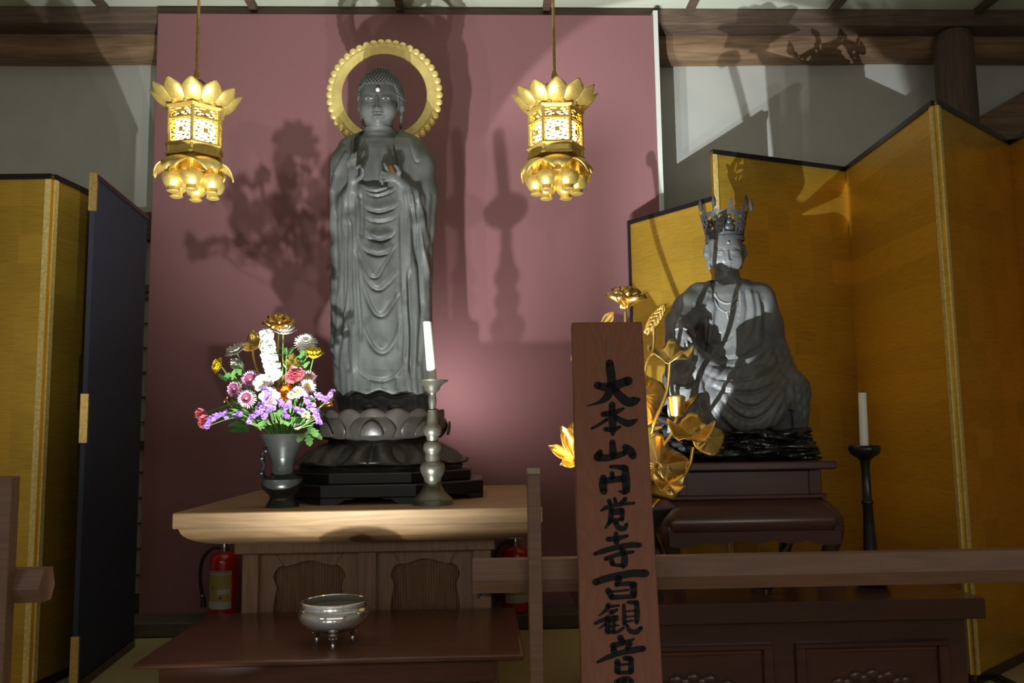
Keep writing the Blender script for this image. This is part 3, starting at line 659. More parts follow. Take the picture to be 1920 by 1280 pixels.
CH.append((C2, [[(255, 480, 24), (272, 515, 24)], [(320, 455, 20), (332, 500, 20)], [(440, 458, 26), (395, 505, 22)], [(165, 592, 12), (220, 560, 24), (300, 535, 24), (420, 515, 22), (540, 505, 16)], [(280, 580, 28), (275, 700, 32)], [(280, 595, 24), (400, 582, 26)], [(408, 590, 26), (405, 690, 26)], [(290, 632, 14), (400, 622, 14)], [(280, 700, 22), (390, 692, 20)], [(265, 720, 26), (215, 788, 12)], [(330, 725, 30), (370, 788, 32), (430, 792, 30), (458, 745, 18)]]))
CH.append((C2, [[(335, 850, 24), (340, 950, 32)], [(245, 920, 30), (340, 910, 32), (460, 880, 20)], [(95, 1085, 22), (200, 1050, 32), (350, 1010, 32), (500, 985, 34), (600, 985, 30)], [(220, 1142, 26), (330, 1100, 24), (430, 1078, 28), (530, 1062, 18)], [(390, 1020, 30), (430, 1100, 36), (432, 1190, 40), (420, 1235, 20)], [(285, 1165, 30), (295, 1200, 28)], [(290, 1208, 18), (400, 1218, 24)]]))
CH.append((C3, [[(100, 180, 40), (200, 145, 40), (350, 110, 40), (500, 85, 42), (640, 85, 42)], [(350, 140, 40), (330, 205, 28)], [(235, 272, 34), (275, 345, 32)], [(325, 212, 22), (430, 197, 26), (520, 205, 30)], [(508, 210, 38), (512, 310, 38)], [(280, 284, 13), (450, 266, 13)], [(275, 348, 28), (400, 342, 26), (520, 335, 26)]]))
CH.append((C3, [[(235, 430, 26), (215, 480, 24), (135, 548, 6)], [(230, 450, 22), (350, 435, 14)], [(265, 512, 28), (330, 482, 16)], [(95, 630, 18), (180, 592, 24), (330, 560, 22)], [(228, 570, 32), (230, 720, 32)], [(128, 692, 5), (200, 640, 16)], [(300, 560, 22), (290, 720, 22)], [(230, 612, 12), (345, 592, 9)], [(240, 667, 12), (345, 650, 9)], [(240, 728, 18), (330, 725, 18), (400, 680, 16)], [(405, 430, 18), (410, 560, 24), (412, 640, 20)], [(450, 400, 18), (540, 402, 28)], [(545, 410, 28), (550, 540, 30), (545, 615, 26)], [(420, 500, 10), (540, 490, 10)], [(420, 558, 10), (540, 550, 10)], [(420, 615, 14), (500, 600, 12)], [(440, 650, 16), (470, 710, 26), (540, 722, 30), (592, 680, 22)]]))
CH.append((C3, [[(365, 785, 34), (390, 830, 34)], [(285, 872, 32), (380, 850, 30), (512, 803, 12)], [(298, 930, 38), (290, 900, 28)], [(470, 850, 32), (440, 905, 28)], [(120, 1052, 16), (230, 1000, 28), (380, 950, 30), (520, 920, 36), (618, 905, 32)], [(335, 1050, 34), (335, 1150, 34)], [(420, 1012, 30), (470, 1010, 28)], [(482, 1020, 32), (485, 1150, 32)], [(340, 1083, 14), (480, 1073, 14)], [(340, 1168, 22), (480, 1165, 24)]]))
CH.append((C3, [[(330, 1272, 33), (400, 1240, 34), (460, 1240, 32), (490, 1264, 28)], [(410, 1250, 30), (410, 1330, 30)], [(240, 1345, 28), (400, 1330, 28), (560, 1330, 28)]]))
for (sc_, ox, oy), strokes in CH:
    m = MB()
    for st in strokes:
        q = np.array(crom([(a / sc_ + ox, b / sc_ + oy, r / sc_) for a, b, r in st], 5)); L_, R_ = [], []
        for i in range(len(q)):
            t = q[min(i + 1, len(q) - 1)][:2] - q[max(i - 1, 0)][:2]; t = t / (np.hypot(*t) + 1e-9); nn = np.array([-t[1], t[0]]); r = q[i][2] * (1 + 0.05 * random.uniform(-1, 1))
            L_.append(q[i][:2] + nn * r); R_.append(q[i][:2] - nn * r)
        n = len(q); m.add([on_sign(a, b, 0.0012) for a, b in L_ + R_], [(i, i + 1, n + i + 1, n + i) for i in range(n - 1)])
        for e in (0, n - 1):
            k = 14; m.add([on_sign(q[e][0] + q[e][2] * math.cos(2 * PI * j / k), q[e][1] + q[e][2] * math.sin(2 * PI * j / k), 0.0012) for j in range(k)], [tuple(range(k))])
    m.build('written_character', MT['ink'], sg, smooth=0)
# shallow slot near the top of the board
m = MB(); m.add([on_sign(x, y, 0.0011) for x, y in ((1136.5, 638), (1142, 638), (1142.5, 662), (1137, 662))], [(0, 1, 2, 3)]); m.build('slot', MT['railw'], sg, smooth=0)

# ================================================================== turned things
def prof_px(cx, Y, rows):
    return [(r * Y / FOC, float(P(cx, y, Y)[2])) for y, r in rows]
def smooth_prof(pr, n=4): return [(max(0.0, float(a)), float(b)) for a, b in crom(pr, n)]
# candlestick on the pale altar
X = float(P(811, 830, 2.86)[0])
pr = prof_px(811, 2.86, [(715, 30), (717.5, 29.5), (721, 22), (727, 15.5), (733, 13.5), (738, 8.5), (742, 6), (748, 7.6), (756, 8), (763, 6.6), (770, 6), (771, 8.6), (780, 9.2), (792, 10.5), (798, 12), (801, 15), (806, 17), (812, 17), (817, 15), (822, 11), (829, 10.5), (831, 14), (836, 16.5), (842, 17.5), (847, 16.5), (851, 13.5), (853, 13), (861, 14.5), (866, 13.5), (868, 14), (872, 21), (878, 23.5), (884, 23), (891, 20.5), (898, 16.5), (903, 16), (910, 16), (917, 18.5), (925, 24), (932, 31), (937, 36), (939, 37.5)])
zb_ = TZ; sh = zb_ + 0.016 - pr[-1][1]
pr = [(r, z + sh) for r, z in pr] + [(0.069, TZ + 0.013), (0.069, TZ)]
cs1 = thing('candlestick', 'tall patinated metal candlestick on the pale altar, right of the flower vase', 'candlestick', (X, 2.86, TZ))
MB().lathe([(0.0, pr[0][1] - 0.006), (0.035, pr[0][1] - 0.004)] + pr, X, 2.86, 0, 36).build('stem', MT['pewter'], cs1, smooth=50)
MB().lathe([(0.004, pr[0][1] - 0.008), (0.004, pr[0][1] + 0.02), (0.0, pr[0][1] + 0.05)], X, 2.86, 0, 8).build('spike', MT['pewter'], cs1)
zc0 = pr[0][1] - 0.004; tpx = P(804.5, 603, 2.86); zc1 = float(tpx[2])
def candle(label, X, Y, z0, z1, r, dx=0.0):
    c = thing('candle', label, 'candle', (X, Y, z0))
    n = 14; m = MB(); rings = []
    for z, rr in ((z0, r * 0.98), (z0 + 0.01, r), (z1 - 0.003, r * 0.93), (z1, r * 0.85), (z1 - 0.002, r * 0.5)):
        t = (z - z0) / (z1 - z0); rings.append([(X + dx * t + rr * math.cos(2 * PI * k / n), Y + rr * math.sin(2 * PI * k / n), z) for k in range(n)])
    m.grid(rings, closed_v=True, flip=True); m.f.append(tuple(range(4 * n, 5 * n))); m.f.append(tuple(range(n))[::-1])
    m.build('wax_body', MT['wax'], c); MB().tube([(X + dx, Y, z1 - 0.003), (X + dx + 0.001, Y, z1 + 0.004), (X + dx + 0.004, Y, z1 + 0.008)], 0.0012, 6).build('wick', MT['wick'], c)
    return c
candle('white candle standing on the metal candlestick of the pale altar', X, 2.86, zc0, zc1, 0.0165, float(tpx[0]) - X - 0.006)
# dark flower vase
VX = float(P(531, 870, 2.88)[0]); VY = 2.88
pv = prof_px(531, VY, [(812, 44), (816, 41), (826, 35), (840, 27.5), (855, 22), (868, 19.5), (880, 19.5), (889, 23), (894, 33), (896, 37), (899, 37.5), (906, 38), (914, 36), (921, 29), (928, 23.5), (933, 23), (940, 26), (944, 29), (948, 30.5)])
sh = TZ - pv[-1][1]; pv = [(r, z + sh) for r, z in pv]; VZ = pv[0][1]
vs_ = thing('flower_vase', 'dark bronze vase holding the fresh flowers on the pale altar', 'vase', (VX, VY, TZ))
MB().lathe([(0.0, VZ - 0.09), (pv[4][0] - 0.004, VZ - 0.09), (pv[2][0] - 0.005, VZ - 0.03), (pv[0][0] - 0.005, VZ - 0.001)] + pv, VX, VY, 0, 40).build('vase_body', MT['bronze'], vs_, smooth=40)
for sx in (-1,):
    h = [(VX + sx * 0.034, VY, VZ - 0.075), (VX + sx * 0.062, VY + .01, VZ - 0.055), (VX + sx * 0.076, VY + .012, VZ - 0.08), (VX + sx * 0.066, VY + .012, VZ - 0.105), (VX + sx * 0.076, VY + .012, VZ - 0.13), (VX + sx * 0.055, VY + .01, VZ - 0.155)]
    m = MB().tube(crom(h, 6), 0.0075, 8)
    for i in (1, 2, 4): m.ball(h[i], 0.0115, 8, 6)
    m.build('scroll_handle', MT['plinth'], vs_)
# silver burner
BX = float(P(627, 1160, 2.45)[0]); BY = 2.45
bn = thing('incense_burner', 'polished silver three-legged incense burner on the low table', 'incense burner', (BX, BY, LZ))
b0 = LZ
prb = [(0.0, 0.030), (0.02, 0.029), (0.045, 0.032), (0.068, 0.040), (0.088, 0.054), (0.098, 0.068), (0.1005, 0.079), (0.098, 0.089), (0.093, 0.095), (0.0895, 0.0975), (0.089, 0.099), (0.0905, 0.100), (0.0905, 0.108), (0.0925, 0.111), (0.0945, 0.113), (0.0945, 0.1145), (0.092, 0.1155), (0.086, 0.1155), (0.0835, 0.113), (0.083, 0.104), (0.085, 0.095)]
MB().lathe([(r, z + b0) for r, z in prb], BX, BY, 0, 56).build('bowl', MT['chrome'], bn, smooth=38)
MB().lathe([(0.0, b0 + 0.098), (0.05, b0 + 0.0975), (0.084, b0 + 0.097), (0.084, b0 + 0.09), (0.0, b0 + 0.09)], BX, BY, 0, 40).build('ash_bed', MT['ash'], bn)
for k in range(3):
    a = -PI / 2 + 2 * PI * k / 3 + 0.12; cx, cy = BX + 0.058 * math.cos(a), BY + 0.058 * math.sin(a); m = MB()
    m.lathe([(0.0, 0.0), (0.0065, 0.0), (0.0065, 0.003), (0.0045, 0.008), (0.006, 0.010), (0.0105, 0.020), (0.015, 0.027), (0.016, 0.031), (0.008, 0.04), (0, 0.043)], cx, cy, b0, 14)
    for j in range(5): m.ball((cx + 0.010 * math.cos(a + (j - 2) * 0.5), cy + 0.010 * math.sin(a + (j - 2) * 0.5), b0 + 0.022 + 0.003 * (j % 2)), 0.004, 6, 5)
    m.build('lion_paw_leg', MT['chrome'], bn, smooth=50)
# fire extinguishers
def extinguisher(label, X, Y, z0, rot, group):
    e = thing('fire_extinguisher', label, 'fire extinguisher', (X, Y, z0), group)
    r = 0.062; H = 0.285
    MB().lathe([(0.0, 0.0), (r - 0.006, 0.0), (r, 0.006), (r, H - 0.045), (r * 0.96, H - 0.03), (r * 0.8, H - 0.014), (r * 0.5, H - 0.004), (0.022, H), (0.0, H)], X, Y, z0, 36).build('cylinder', MT['red'], e)
    MB().lathe([(0.0, H - 0.002), (0.019, H - 0.002), (0.019, H + 0.018), (0.014, H + 0.020), (0.012, H + 0.032), (0.0, H + 0.032)], X, Y, z0, 20).build('valve', MT['steel'], e)
    m = MB().box(X - 0.035, X + 0.03, Y - 0.008, Y + 0.008, z0 + H + 0.030, z0 + H + 0.036, 0.001); m.tube([(X + 0.01, Y, z0 + H + 0.024), (X - 0.03, Y, z0 + H + 0.022), (X - 0.042, Y, z0 + H + 0.015)], 0.004, 8); m.build('lever', MT['steel'], e)
    MB().tube(crom([(X - 0.012, Y, z0 + H + 0.012), (X - 0.05, Y - 0.01, z0 + H + 0.014), (X - 0.088, Y - 0.02, z0 + H - 0.03), (X - 0.098, Y - 0.02, z0 + H - 0.11), (X - 0.084, Y - 0.02, z0 + H - 0.20)], 6), 0.0072, 8).build('hose', MT['black'], e)
    MB().tube([(X - 0.085, Y - 0.02, z0 + H - 0.19), (X - 0.080, Y - 0.02, z0 + H - 0.235)], [0.009, 0.012], 10).build('nozzle', MT['black'], e)
    MB().tube([(X - 0.087, Y - 0.02, z0 + H - 0.182), (X - 0.085, Y - 0.02, z0 + H - 0.192)], 0.0085, 10).build('nozzle_ring', MT['steel'], e)
    def patch(name, a0, a1, v0, v1, m_, rr, par):
        g = [[(X + rr * math.cos(a), Y + rr * math.sin(a), z0 + v) for v in (v0, v1)] for a in np.linspace(a0, a1, 12)]; return MB().grid(g).build(name, m_, par, smooth=60, fix=False)
    A = -PI / 2 + rot
    lb = patch('label_sheet', A - 1.0, A + 0.95, 0.075, 0.205, MT['lab_y'], r + 0.0006, e)
    patch('white_strip', A - 1.05, A + 0.93, 0.046, 0.078, MT['lab_w'], r + 0.0009, lb)
    patch('white_strip', A - 0.8, A + 0.9, 0.191, 0.207, MT['lab_w'], r + 0.0009, lb)
    patch('white_box', A - 0.05, A + 0.85, 0.108, 0.130, MT['lab_w'], r + 0.0009, lb)
    patch('blue_box', A - 1.35, A - 1.02, 0.09, 0.14, MT['lab_b'], r + 0.0009, lb)
    for v in (0.197, 0.203): patch('printed_line', A - 0.75, A + 0.8, v, v + 0.002, MT['lab_k'], r + 0.0012, lb)
    patch('printed_mark', A - 0.48, A - 0.38, 0.13, 0.145, MT['lab_k'], r + 0.0012, lb)
    patch('printed_mark', A + 0.1, A + 0.25, 0.088, 0.1, MT['lab_k'], r + 0.0012, lb)
    return e
ez = 0.06
extinguisher('red fire extinguisher with yellow label standing left of the pale altar', float(P(420, 1100, 3.79)[0]), 3.79, ez, -0.12, 'fire extinguishers beside the pale altar')
extinguisher('red fire extinguisher half hidden behind the barrier rail, right of the pale altar', float(P(967, 1100, 3.79)[0]), 3.79, ez, 0.2, 'fire extinguishers beside the pale altar')
# black candle stand and small dish on the right altar
KX = float(P(1630, 1000, 2.66)[0])
pk = prof_px(1630, 2.66, [(842, 21), (841, 26), (844, 28.5), (851, 28.5), (858, 25), (864, 15), (870, 9.5), (880, 8), (900, 7.6), (943, 8.4), (946, 10.5), (950, 10.5), (952, 8.8), (990, 10.2), (1030, 12), (1070, 15), (1082, 20), (1086, 30), (1092, 33), (1097, 32), (1102, 26), (1106, 25)])
sh = RZ - pk[-1][1]; pk = [(r, z + sh) for r, z in pk]
ks = thing('candlestick', 'slender black lacquered candle stand on the dark red altar at the right', 'candlestick', (KX, 2.66, RZ))
MB().lathe([(0.0, pk[0][1] - 0.004)] + pk, KX, 2.66, 0, 32).build('stem', MT['lacquer'], ks, smooth=45)
MB().lathe([(0.003, pk[0][1] - 0.006), (0.003, pk[0][1] + 0.02), (0, pk[0][1] + 0.04)], KX, 2.66, 0, 8).build('spike', MT['bronze'], ks)
tq = P(1616.5, 736, 2.66)
candle('white candle on the slender black stand in front of the tall gold screen', KX, 2.66, pk[0][1] - 0.003, float(tq[2]), 0.0135, float(tq[0]) - KX)
DX = float(P(1430, 1095, 2.60)[0])
ds = thing('offering_dish', 'small dark footed dish under the rail on the dark red altar', 'dish', (DX, 2.60, RZ))
MB().lathe([(0.0, 0.018), (0.03, 0.019), (0.045, 0.03), (0.047, 0.03), (0.036, 0.016), (0.02, 0.013), (0.0, 0.012)], DX, 2.6, RZ, 24).build('bowl', MT['bronze'], ds)
for k in range(3): MB().tube([(DX + 0.028 * math.cos(0.5 + k * 2.094), 2.6 + 0.028 * math.sin(0.5 + k * 2.094), RZ + 0.018), (DX + 0.032 * math.cos(0.5 + k * 2.094), 2.6 + 0.032 * math.sin(0.5 + k * 2.094), RZ)], 0.004, 6).build('foot', MT['bronze'], ds)

# ================================================================== plinth and lotus pedestal
AX, AY = -0.398, 3.29
def octa(ap, z0, z1, bev=0.004):
    R = ap / math.cos(PI / 8); return MB().lathe([(R - bev, z0), (R, z0 + bev), (R, z1 - bev), (R - bev, z1)], AX, AY, 0, 8, PI / 8)
pl = thing('octagonal_plinth', 'black octagonal two-step plinth on the pale altar under the lotus pedestal', 'plinth', (AX, AY, TZ))
octa(0.392, TZ + 0.022, TZ + 0.066).build('lower_step', MT['plinth'], pl, smooth=0)
octa(0.345, TZ + 0.066, TZ + 0.104).build('upper_step', MT['plinth'], pl, smooth=0)
for k in range(8):
    a = PI / 8 + k * PI / 4; R = 0.392 / math.cos(PI / 8); m = MB()
    for s_ in (-1, 1):
        d = Vector((-math.sin(a), math.cos(a), 0)); dn = Vector((math.cos(a + s_ * PI / 8), math.sin(a + s_ * PI / 8), 0)); tn = Vector((-dn.y, dn.x, 0)) * s_
        c0 = Vector((AX + R * math.cos(a), AY + R * math.sin(a), 0)); poly = [(0, TZ), (0, TZ + 0.022), (0.12, TZ + 0.022), (0.10, TZ + 0.017), (0.085, TZ + 0.018), (0.07, TZ + 0.008), (0.055, TZ)]
        m.prism(poly, 0.02, lambda u, v, q: tuple(c0 + tn * u - dn * q + Vector((0, 0, v))))
    m.build('bracket_foot', MT['plinth'], pl, smooth=0)
PZ0 = TZ + 0.104
PZ2 = float(P(712, 768, 3.20)[2]); PZ1 = float(P(712, 826, 3.06)[2])
lp = thing('lotus_pedestal', 'dark carved lotus pedestal of raised and drooping petals under the standing statue', 'pedestal', (AX, AY, PZ0))
MB().lathe([(0.0, PZ0), (0.31, PZ0), (0.315, PZ0 + 0.012), (0.27, PZ0 + 0.05), (0.215, PZ1 - 0.012), (0.205, PZ1), (0.216, PZ1 + 0.01), (0.226, PZ1 + 0.05), (0.215, PZ2 - 0.012), (0.205, PZ2 - 0.004), (0.0, PZ2 - 0.004)], AX, AY, 0, 64).build('core', MT['pedestal'], lp, smooth=50)
def petal_mesh(name, f, nu=9, nv=10, t=0.006):
    g = [[f((i / (nu - 1)) * 2 - 1, j / (nv - 1)) for j in range(nv)] for i in range(nu)]; m = MB().grid(g); n = len(m.v)
    return m, g
def ring_of(name, m, mtl, parent, n, a0, t, sub=True):
    first = None
    for k in range(n):
        if first is None:
            o = m.build(name, mtl, parent, smooth=60, local=True, fix=False); solid(o, t, 0.0); first = o
            sm = o.modifiers.new('round', 'SUBSURF'); sm.levels = 1; sm.render_levels = 1
        else:
            o = first.copy(); COL.objects.link(o); o.parent = parent; OFF[o.name] = OFF[first.name]
        o.rotation_euler = (0, 0, a0 + 2 * PI * k / n)
hU = PZ2 - PZ1; base = PZ1 - PZ0
def wid(v, v0, p): return max(0.03, 1 - max(0, (v - v0) / (1 - v0)) ** p) ** 0.5
def up_front(u, v):
    w_ = 0.088 * wid(v, 0.15, 2.3) * (0.8 + 0.2 * min(1, v * 3)); r = 0.226 + 0.018 * math.sin(v * PI * 0.75) + 0.014 * (1 - u * u) * math.sin(v * PI) - 0.012 * v * v + 0.004 * (abs(u) > 0.82)
    return (u * w_, -math.sqrt(max(0.0001, r * r - (u * w_) ** 2)), base + 0.006 + v * (hU * 0.80))
def up_back(u, v):
    w_ = 0.066 * wid(v, 0.35, 2.6); r = 0.219 + 0.016 * math.sin(v * PI * 0.7) + 0.008 * (1 - u * u) * v
    return (u * w_, -math.sqrt(max(0.0001, r * r - (u * w_) ** 2)), base + 0.008 + v * (hU * 1.0 - 0.006))
ring_of('raised_petal', petal_mesh('p', up_front)[0], MT['pedestal'], lp, 8, -0.03, 0.008)
ring_of('raised_petal', petal_mesh('p', up_back)[0], MT['pedestal'], lp, 16, -0.03, 0.006)
def inner_arch(u, v):
    w_ = 0.044 * wid(v, 0.10, 1.7); r = 0.2505 + 0.018 * math.sin(PI * (0.1 + v * 0.45)) + 0.004 * (1 - u * u) - 0.0075 * v
    return (u * w_, -math.sqrt(r * r - (u * w_) ** 2), base + 0.006 + (0.08 + v * 0.48) * hU)
ring_of('petal_centre', petal_mesh('p', inner_arch, 7, 7)[0], MT['pedestal'], lp, 8, -0.03, 0.004)
def down_front(u, v):
    r = 0.222 + 0.115 * v ** 1.25; w_ = min(0.42, 0.30 + 0.16 * v) * r * 1.18 * wid(v, 0.72, 2.6); z = base - 0.010 - (base - 0.02) * (math.sin(v * PI / 2) ** 0.85) * 0.97
    lob = max(0, math.sin(abs(u) * 1.25 * PI)) if abs(u) < .8 else 0
    z += 0.026 * v ** 8 * (1 if abs(u) > .12 else .6) + 0.024 * lob * math.sin(min(1, v * 1.15) * PI) ** .8; r += 0.026 * lob * math.sin(v * PI) - .006 * (abs(u) > .86)
    return (u * w_, -math.sqrt(max(1e-4, r * r - (u * w_) ** 2)), max(0.004, z))
def down_back(u, v):
    r = 0.212 + 0.110 * v ** 1.2; w_ = (0.30 + 0.16 * v) * r * wid(v, 0.6, 2.6); z = base - 0.014 - (base - 0.012) * (math.sin(v * PI / 2) ** 0.85) * 0.95 + 0.010 * v ** 6
    return (u * w_, -math.sqrt(max(1e-4, r * r - (u * w_) ** 2)), max(0.004, z))
ring_of('drooping_petal', petal_mesh('p', down_front, 17, 12)[0], MT['pedestal'], lp, 8, -0.03, 0.007)
ring_of('drooping_petal', petal_mesh('p', down_back, 11, 10)[0], MT['pedestal'], lp, 8, -0.03 + PI / 8, 0.006)

# ================================================================== hanging lanterns
def lantern(label, px, py, Y, rz, rod_px, tilt=0.0):
    c = P(px, py, Y); root = thing('hanging_lantern', label, 'lantern', tuple(c), 'gilt hanging lanterns either side of the standing statue', rz)
    Rb = 0.084; G = MT['lampgold']; ph = PI / 6 * 0
    def hexa(prof, name, m=G, par=root): return MB().lathe(prof, 0, 0, 0, 6, 0.0).build(name, m, par, smooth=0, local=True)
    # faces: corners at 0,60,..; front face is at -90 deg
    zt, zf1, zf0, zp1, zp0, zs = 0.080, 0.072, 0.042, 0.036, -0.038, -0.078
    hexa([(Rb * 0.2, zt + 0.012), (Rb + 0.008, zt + 0.004), (Rb + 0.012, zt), (Rb + 0.004, zt - 0.008), (Rb * 0.2, zt - 0.008)], 'roof_plate')
    hexa([(Rb - 0.004, zf0), (Rb + 0.006, zf0), (Rb + 0.006, zp1), (Rb - 0.004, zp1)], 'upper_band')
    hexa([(Rb - 0.006, zp0), (Rb + 0.010, zp0 - 0.001), (Rb + 0.012, zp0 - 0.006), (Rb + 0.002, zp0 - 0.012), (Rb + 0.000, zs + 0.012), (Rb + 0.010, zs + 0.006), (Rb + 0.010, zs), (Rb * 0.3, zs), (Rb * 0.3, zp0 - 0.01), (Rb - 0.006, zp0 - 0.01)], 'skirt')
    for k in range(6):
        a = k * PI / 3; m = MB().tube([(Rb * math.cos(a), Rb * math.sin(a), zs), (Rb * math.cos(a), Rb * math.sin(a), zt - 0.004)], 0.0058, 6); m.build('corner_post', G, root, local=True)
    def fret(w_, z0, z1, nx, nz, seed, th):
        rg = np.random.default_rng(seed); keep = np.zeros((nx, nz), bool)
        for i in range(nx):
            for j in range(nz):
                u, v = i / nx, j / nz; s_ = math.sin(u * 26 + 3.0 * math.sin(v * 9 + seed)) * 0.5 + math.sin((u * 10 + v * 34)) * 0.8 + 0.5 * math.sin(v * 50 - u * 20 + seed)
                keep[i, j] = s_ > th or i in (0, nx - 1) or j in (0, nz - 1) or (abs(u - 0.5) < 0.09 and abs(v - 0.5) < 0.10)
        m = MB(); y0 = -Rb * math.cos(PI / 6) - 0.0005
        for i in range(nx):
            j = 0
            while j < nz:
                if keep[i, j]:
                    j2 = j
                    while j2 < nz and keep[i, j2]: j2 += 1
                    m.box((i / nx - 0.5) * w_, ((i + 1) / nx - 0.5) * w_, y0, y0 + 0.002, z0 + (z1 - z0) * j / nz, z0 + (z1 - z0) * j2 / nz); j = j2
                else: j += 1
        return m
    pane = fret(Rb * 0.92, zp0, zp1, 26, 24, 2, 0.62); friz = fret(Rb * 0.92, zf0, zf1, 24, 9, 5, -0.15)
    for nm, mm in (('fretwork_pane', pane), ('frieze_panel', friz)):
        f = None
        for k in range(6):
            if f is None: f = o = mm.build(nm, G, root, smooth=0, local=True, fix=False)
            else: o = f.copy(); COL.objects.link(o); o.parent = root
            o.rotation_euler = (0, 0, k * PI / 3)
    MB().lathe([(Rb * 0.78, zp0 - 0.004), (Rb * 0.78, zf1)], 0, 0, 0, 6, 0.0).build('lit_lining', MT['glow'], root, smooth=0, local=True, fix=False)
    def up(u, v):
        prof = [0.30, 0.62, 0.88, 1.0, 1.06, 1.08, 1.07, 1.02, 0.93, 0.72, 0.34, 0.05]; w_ = 0.0305 * np.interp(v * 11, range(12), prof); r = 0.076 + 0.064 * v + 0.008 * math.sin(v * PI) + 0.010 * (u * u) * math.sin(v * PI) * -1; z = zt + 0.006 + 0.050 * v + 0.008 * v * v - 0.004 * (1 - u * u) * math.sin(v * PI)
        return (u * w_, -r, z)
    m1 = MB().grid([[up((i / 8) * 2 - 1, j / 13) for j in range(14)] for i in range(9)])
    for mm, a0 in ((m1, 0.0),):
        f = None
        for k in range(12):
            if f is None: f = o = mm.build('roof_petal', G, root, smooth=60, local=True, fix=False); solid(o, 0.003, 0)
            else: o = f.copy(); COL.objects.link(o); o.parent = root
            o.rotation_euler = (0, 0, a0 + k * PI / 6)
    f = None
    bead = MB().lathe([(0.0, 0.02), (0.008, 0.016), (0.009, 0.008), (0.006, 0.0)], 0, -Rb * 0.98, zt + 0.002, 10)
    for k in range(12):
        if f is None: f = o = bead.build('roof_bead', G, root, local=True)
        else: o = f.copy(); COL.objects.link(o); o.parent = root
        o.rotation_euler = (0, 0, (k + 0.5) * PI / 6)
    MB().lathe([(0.0, zt + 0.03), (0.012, zt + 0.028), (0.03, zt + 0.02), (0.055, zt + 0.012), (0.06, zt + 0.006), (0.0, zt + 0.006)], 0, 0, 0, 18).build('roof_dome', G, root, local=True)
    tz = zt + 0.070
    MB().tube([(0.035 * math.cos(a), 0, tz + 0.037 * math.sin(a)) for a in np.linspace(-PI / 2 - 2.6, -PI / 2 + 2.6 + 1.1, 26)], 0.0030, 8).build('hanging_ring', MT['bronze'], root, local=True)
    # drooping foot petals and the bells curling below them
    def dn(u, v):
        w_ = 0.047 * [0.55, 0.8, 0.95, 1.0, 0.98, 0.85, 0.6, 0.25][min(7, int(v * 7 + 0.001))]; r = 0.042 + 0.076 * math.sin(v * 1.45); z = zs - 0.004 - 0.006 * v - 0.040 * v ** 3.0 - 0.012 * u * u
        return (u * w_, -r, z)
    m3 = MB().grid([[dn((i / 8) * 2 - 1, j / 7) for j in range(8)] for i in range(9)])
    f = None
    for k in range(6):
        if f is None: f = o = m3.build('foot_petal', G, root, smooth=60, local=True, fix=False); solid(o, 0.004, 0)
        else: o = f.copy(); COL.objects.link(o); o.parent = root
        o.rotation_euler = (0, 0, PI / 6 * 0 + k * PI / 3)
    bell = MB().lathe([(0.013, 0.02), (0.014, -0.01), (0.016, -0.012), (0.017, -0.022), (0.024, -0.024), (0.034, -0.030), (0.036, -0.040), (0.034, -0.050), (0.027, -0.064), (0.019, -0.070), (0.019, -0.078), (0.021, -0.082), (0.014, -0.086), (0.0, -0.084)], 0, -0.064, zs - 0.030, 20)
    f = None
    for k in range(6):
        if f is None: f = o = bell.build('foot_bell', G, root, local=True)
        else: o = f.copy(); COL.objects.link(o); o.parent = root
        o.rotation_euler = (0, 0, PI / 6 + k * PI / 3)
    MB().lathe([(0.05, zs + 0.002), (0.055, zs - 0.012), (0.045, zs - 0.022), (0.0, zs - 0.026)], 0, 0, 0, 24).build('foot_plate', G, root, local=True)
    ztop = zc + 0.02 - c[2]
    MB().tube([(0, 0, tz + 0.036), (0, 0, ztop)], 0.0048, 8).build('hanging_rod', MT['brass'], root, local=True)
    MB().tube(crom([(0.0, 0.0, tz + 0.034), (0.008, 0, tz + 0.045), (0.006, 0, tz + 0.062), (-0.004, 0, tz + 0.07), (-0.008, 0, tz + 0.05), (-0.004, 0, tz + 0.036)], 5), 0.0028, 6).build('hook', MT['brass'], root, local=True)
    l2 = bpy.data.lights.new('petal_glow_light', 'POINT'); l2.energy = 0.5; l2.color = (1.0, 0.62, 0.24); l2.shadow_soft_size = 0.02  # added point above the dome; stands for lamplight leaking onto roof petals
    lo2 = bpy.data.objects.new('petal_glow_light', l2); COL.objects.link(lo2); lo2.location = (c[0], c[1], c[2] + zt + 0.05)
    return root
lantern('gilt hanging lantern left of the haloed statue, in front of the white wall edge', 366, 256, 2.6, -0.30, 375)
lantern('gilt hanging lantern right of the haloed statue, in front of the red partition', 1042, 256, 2.6, -0.04, 1038)

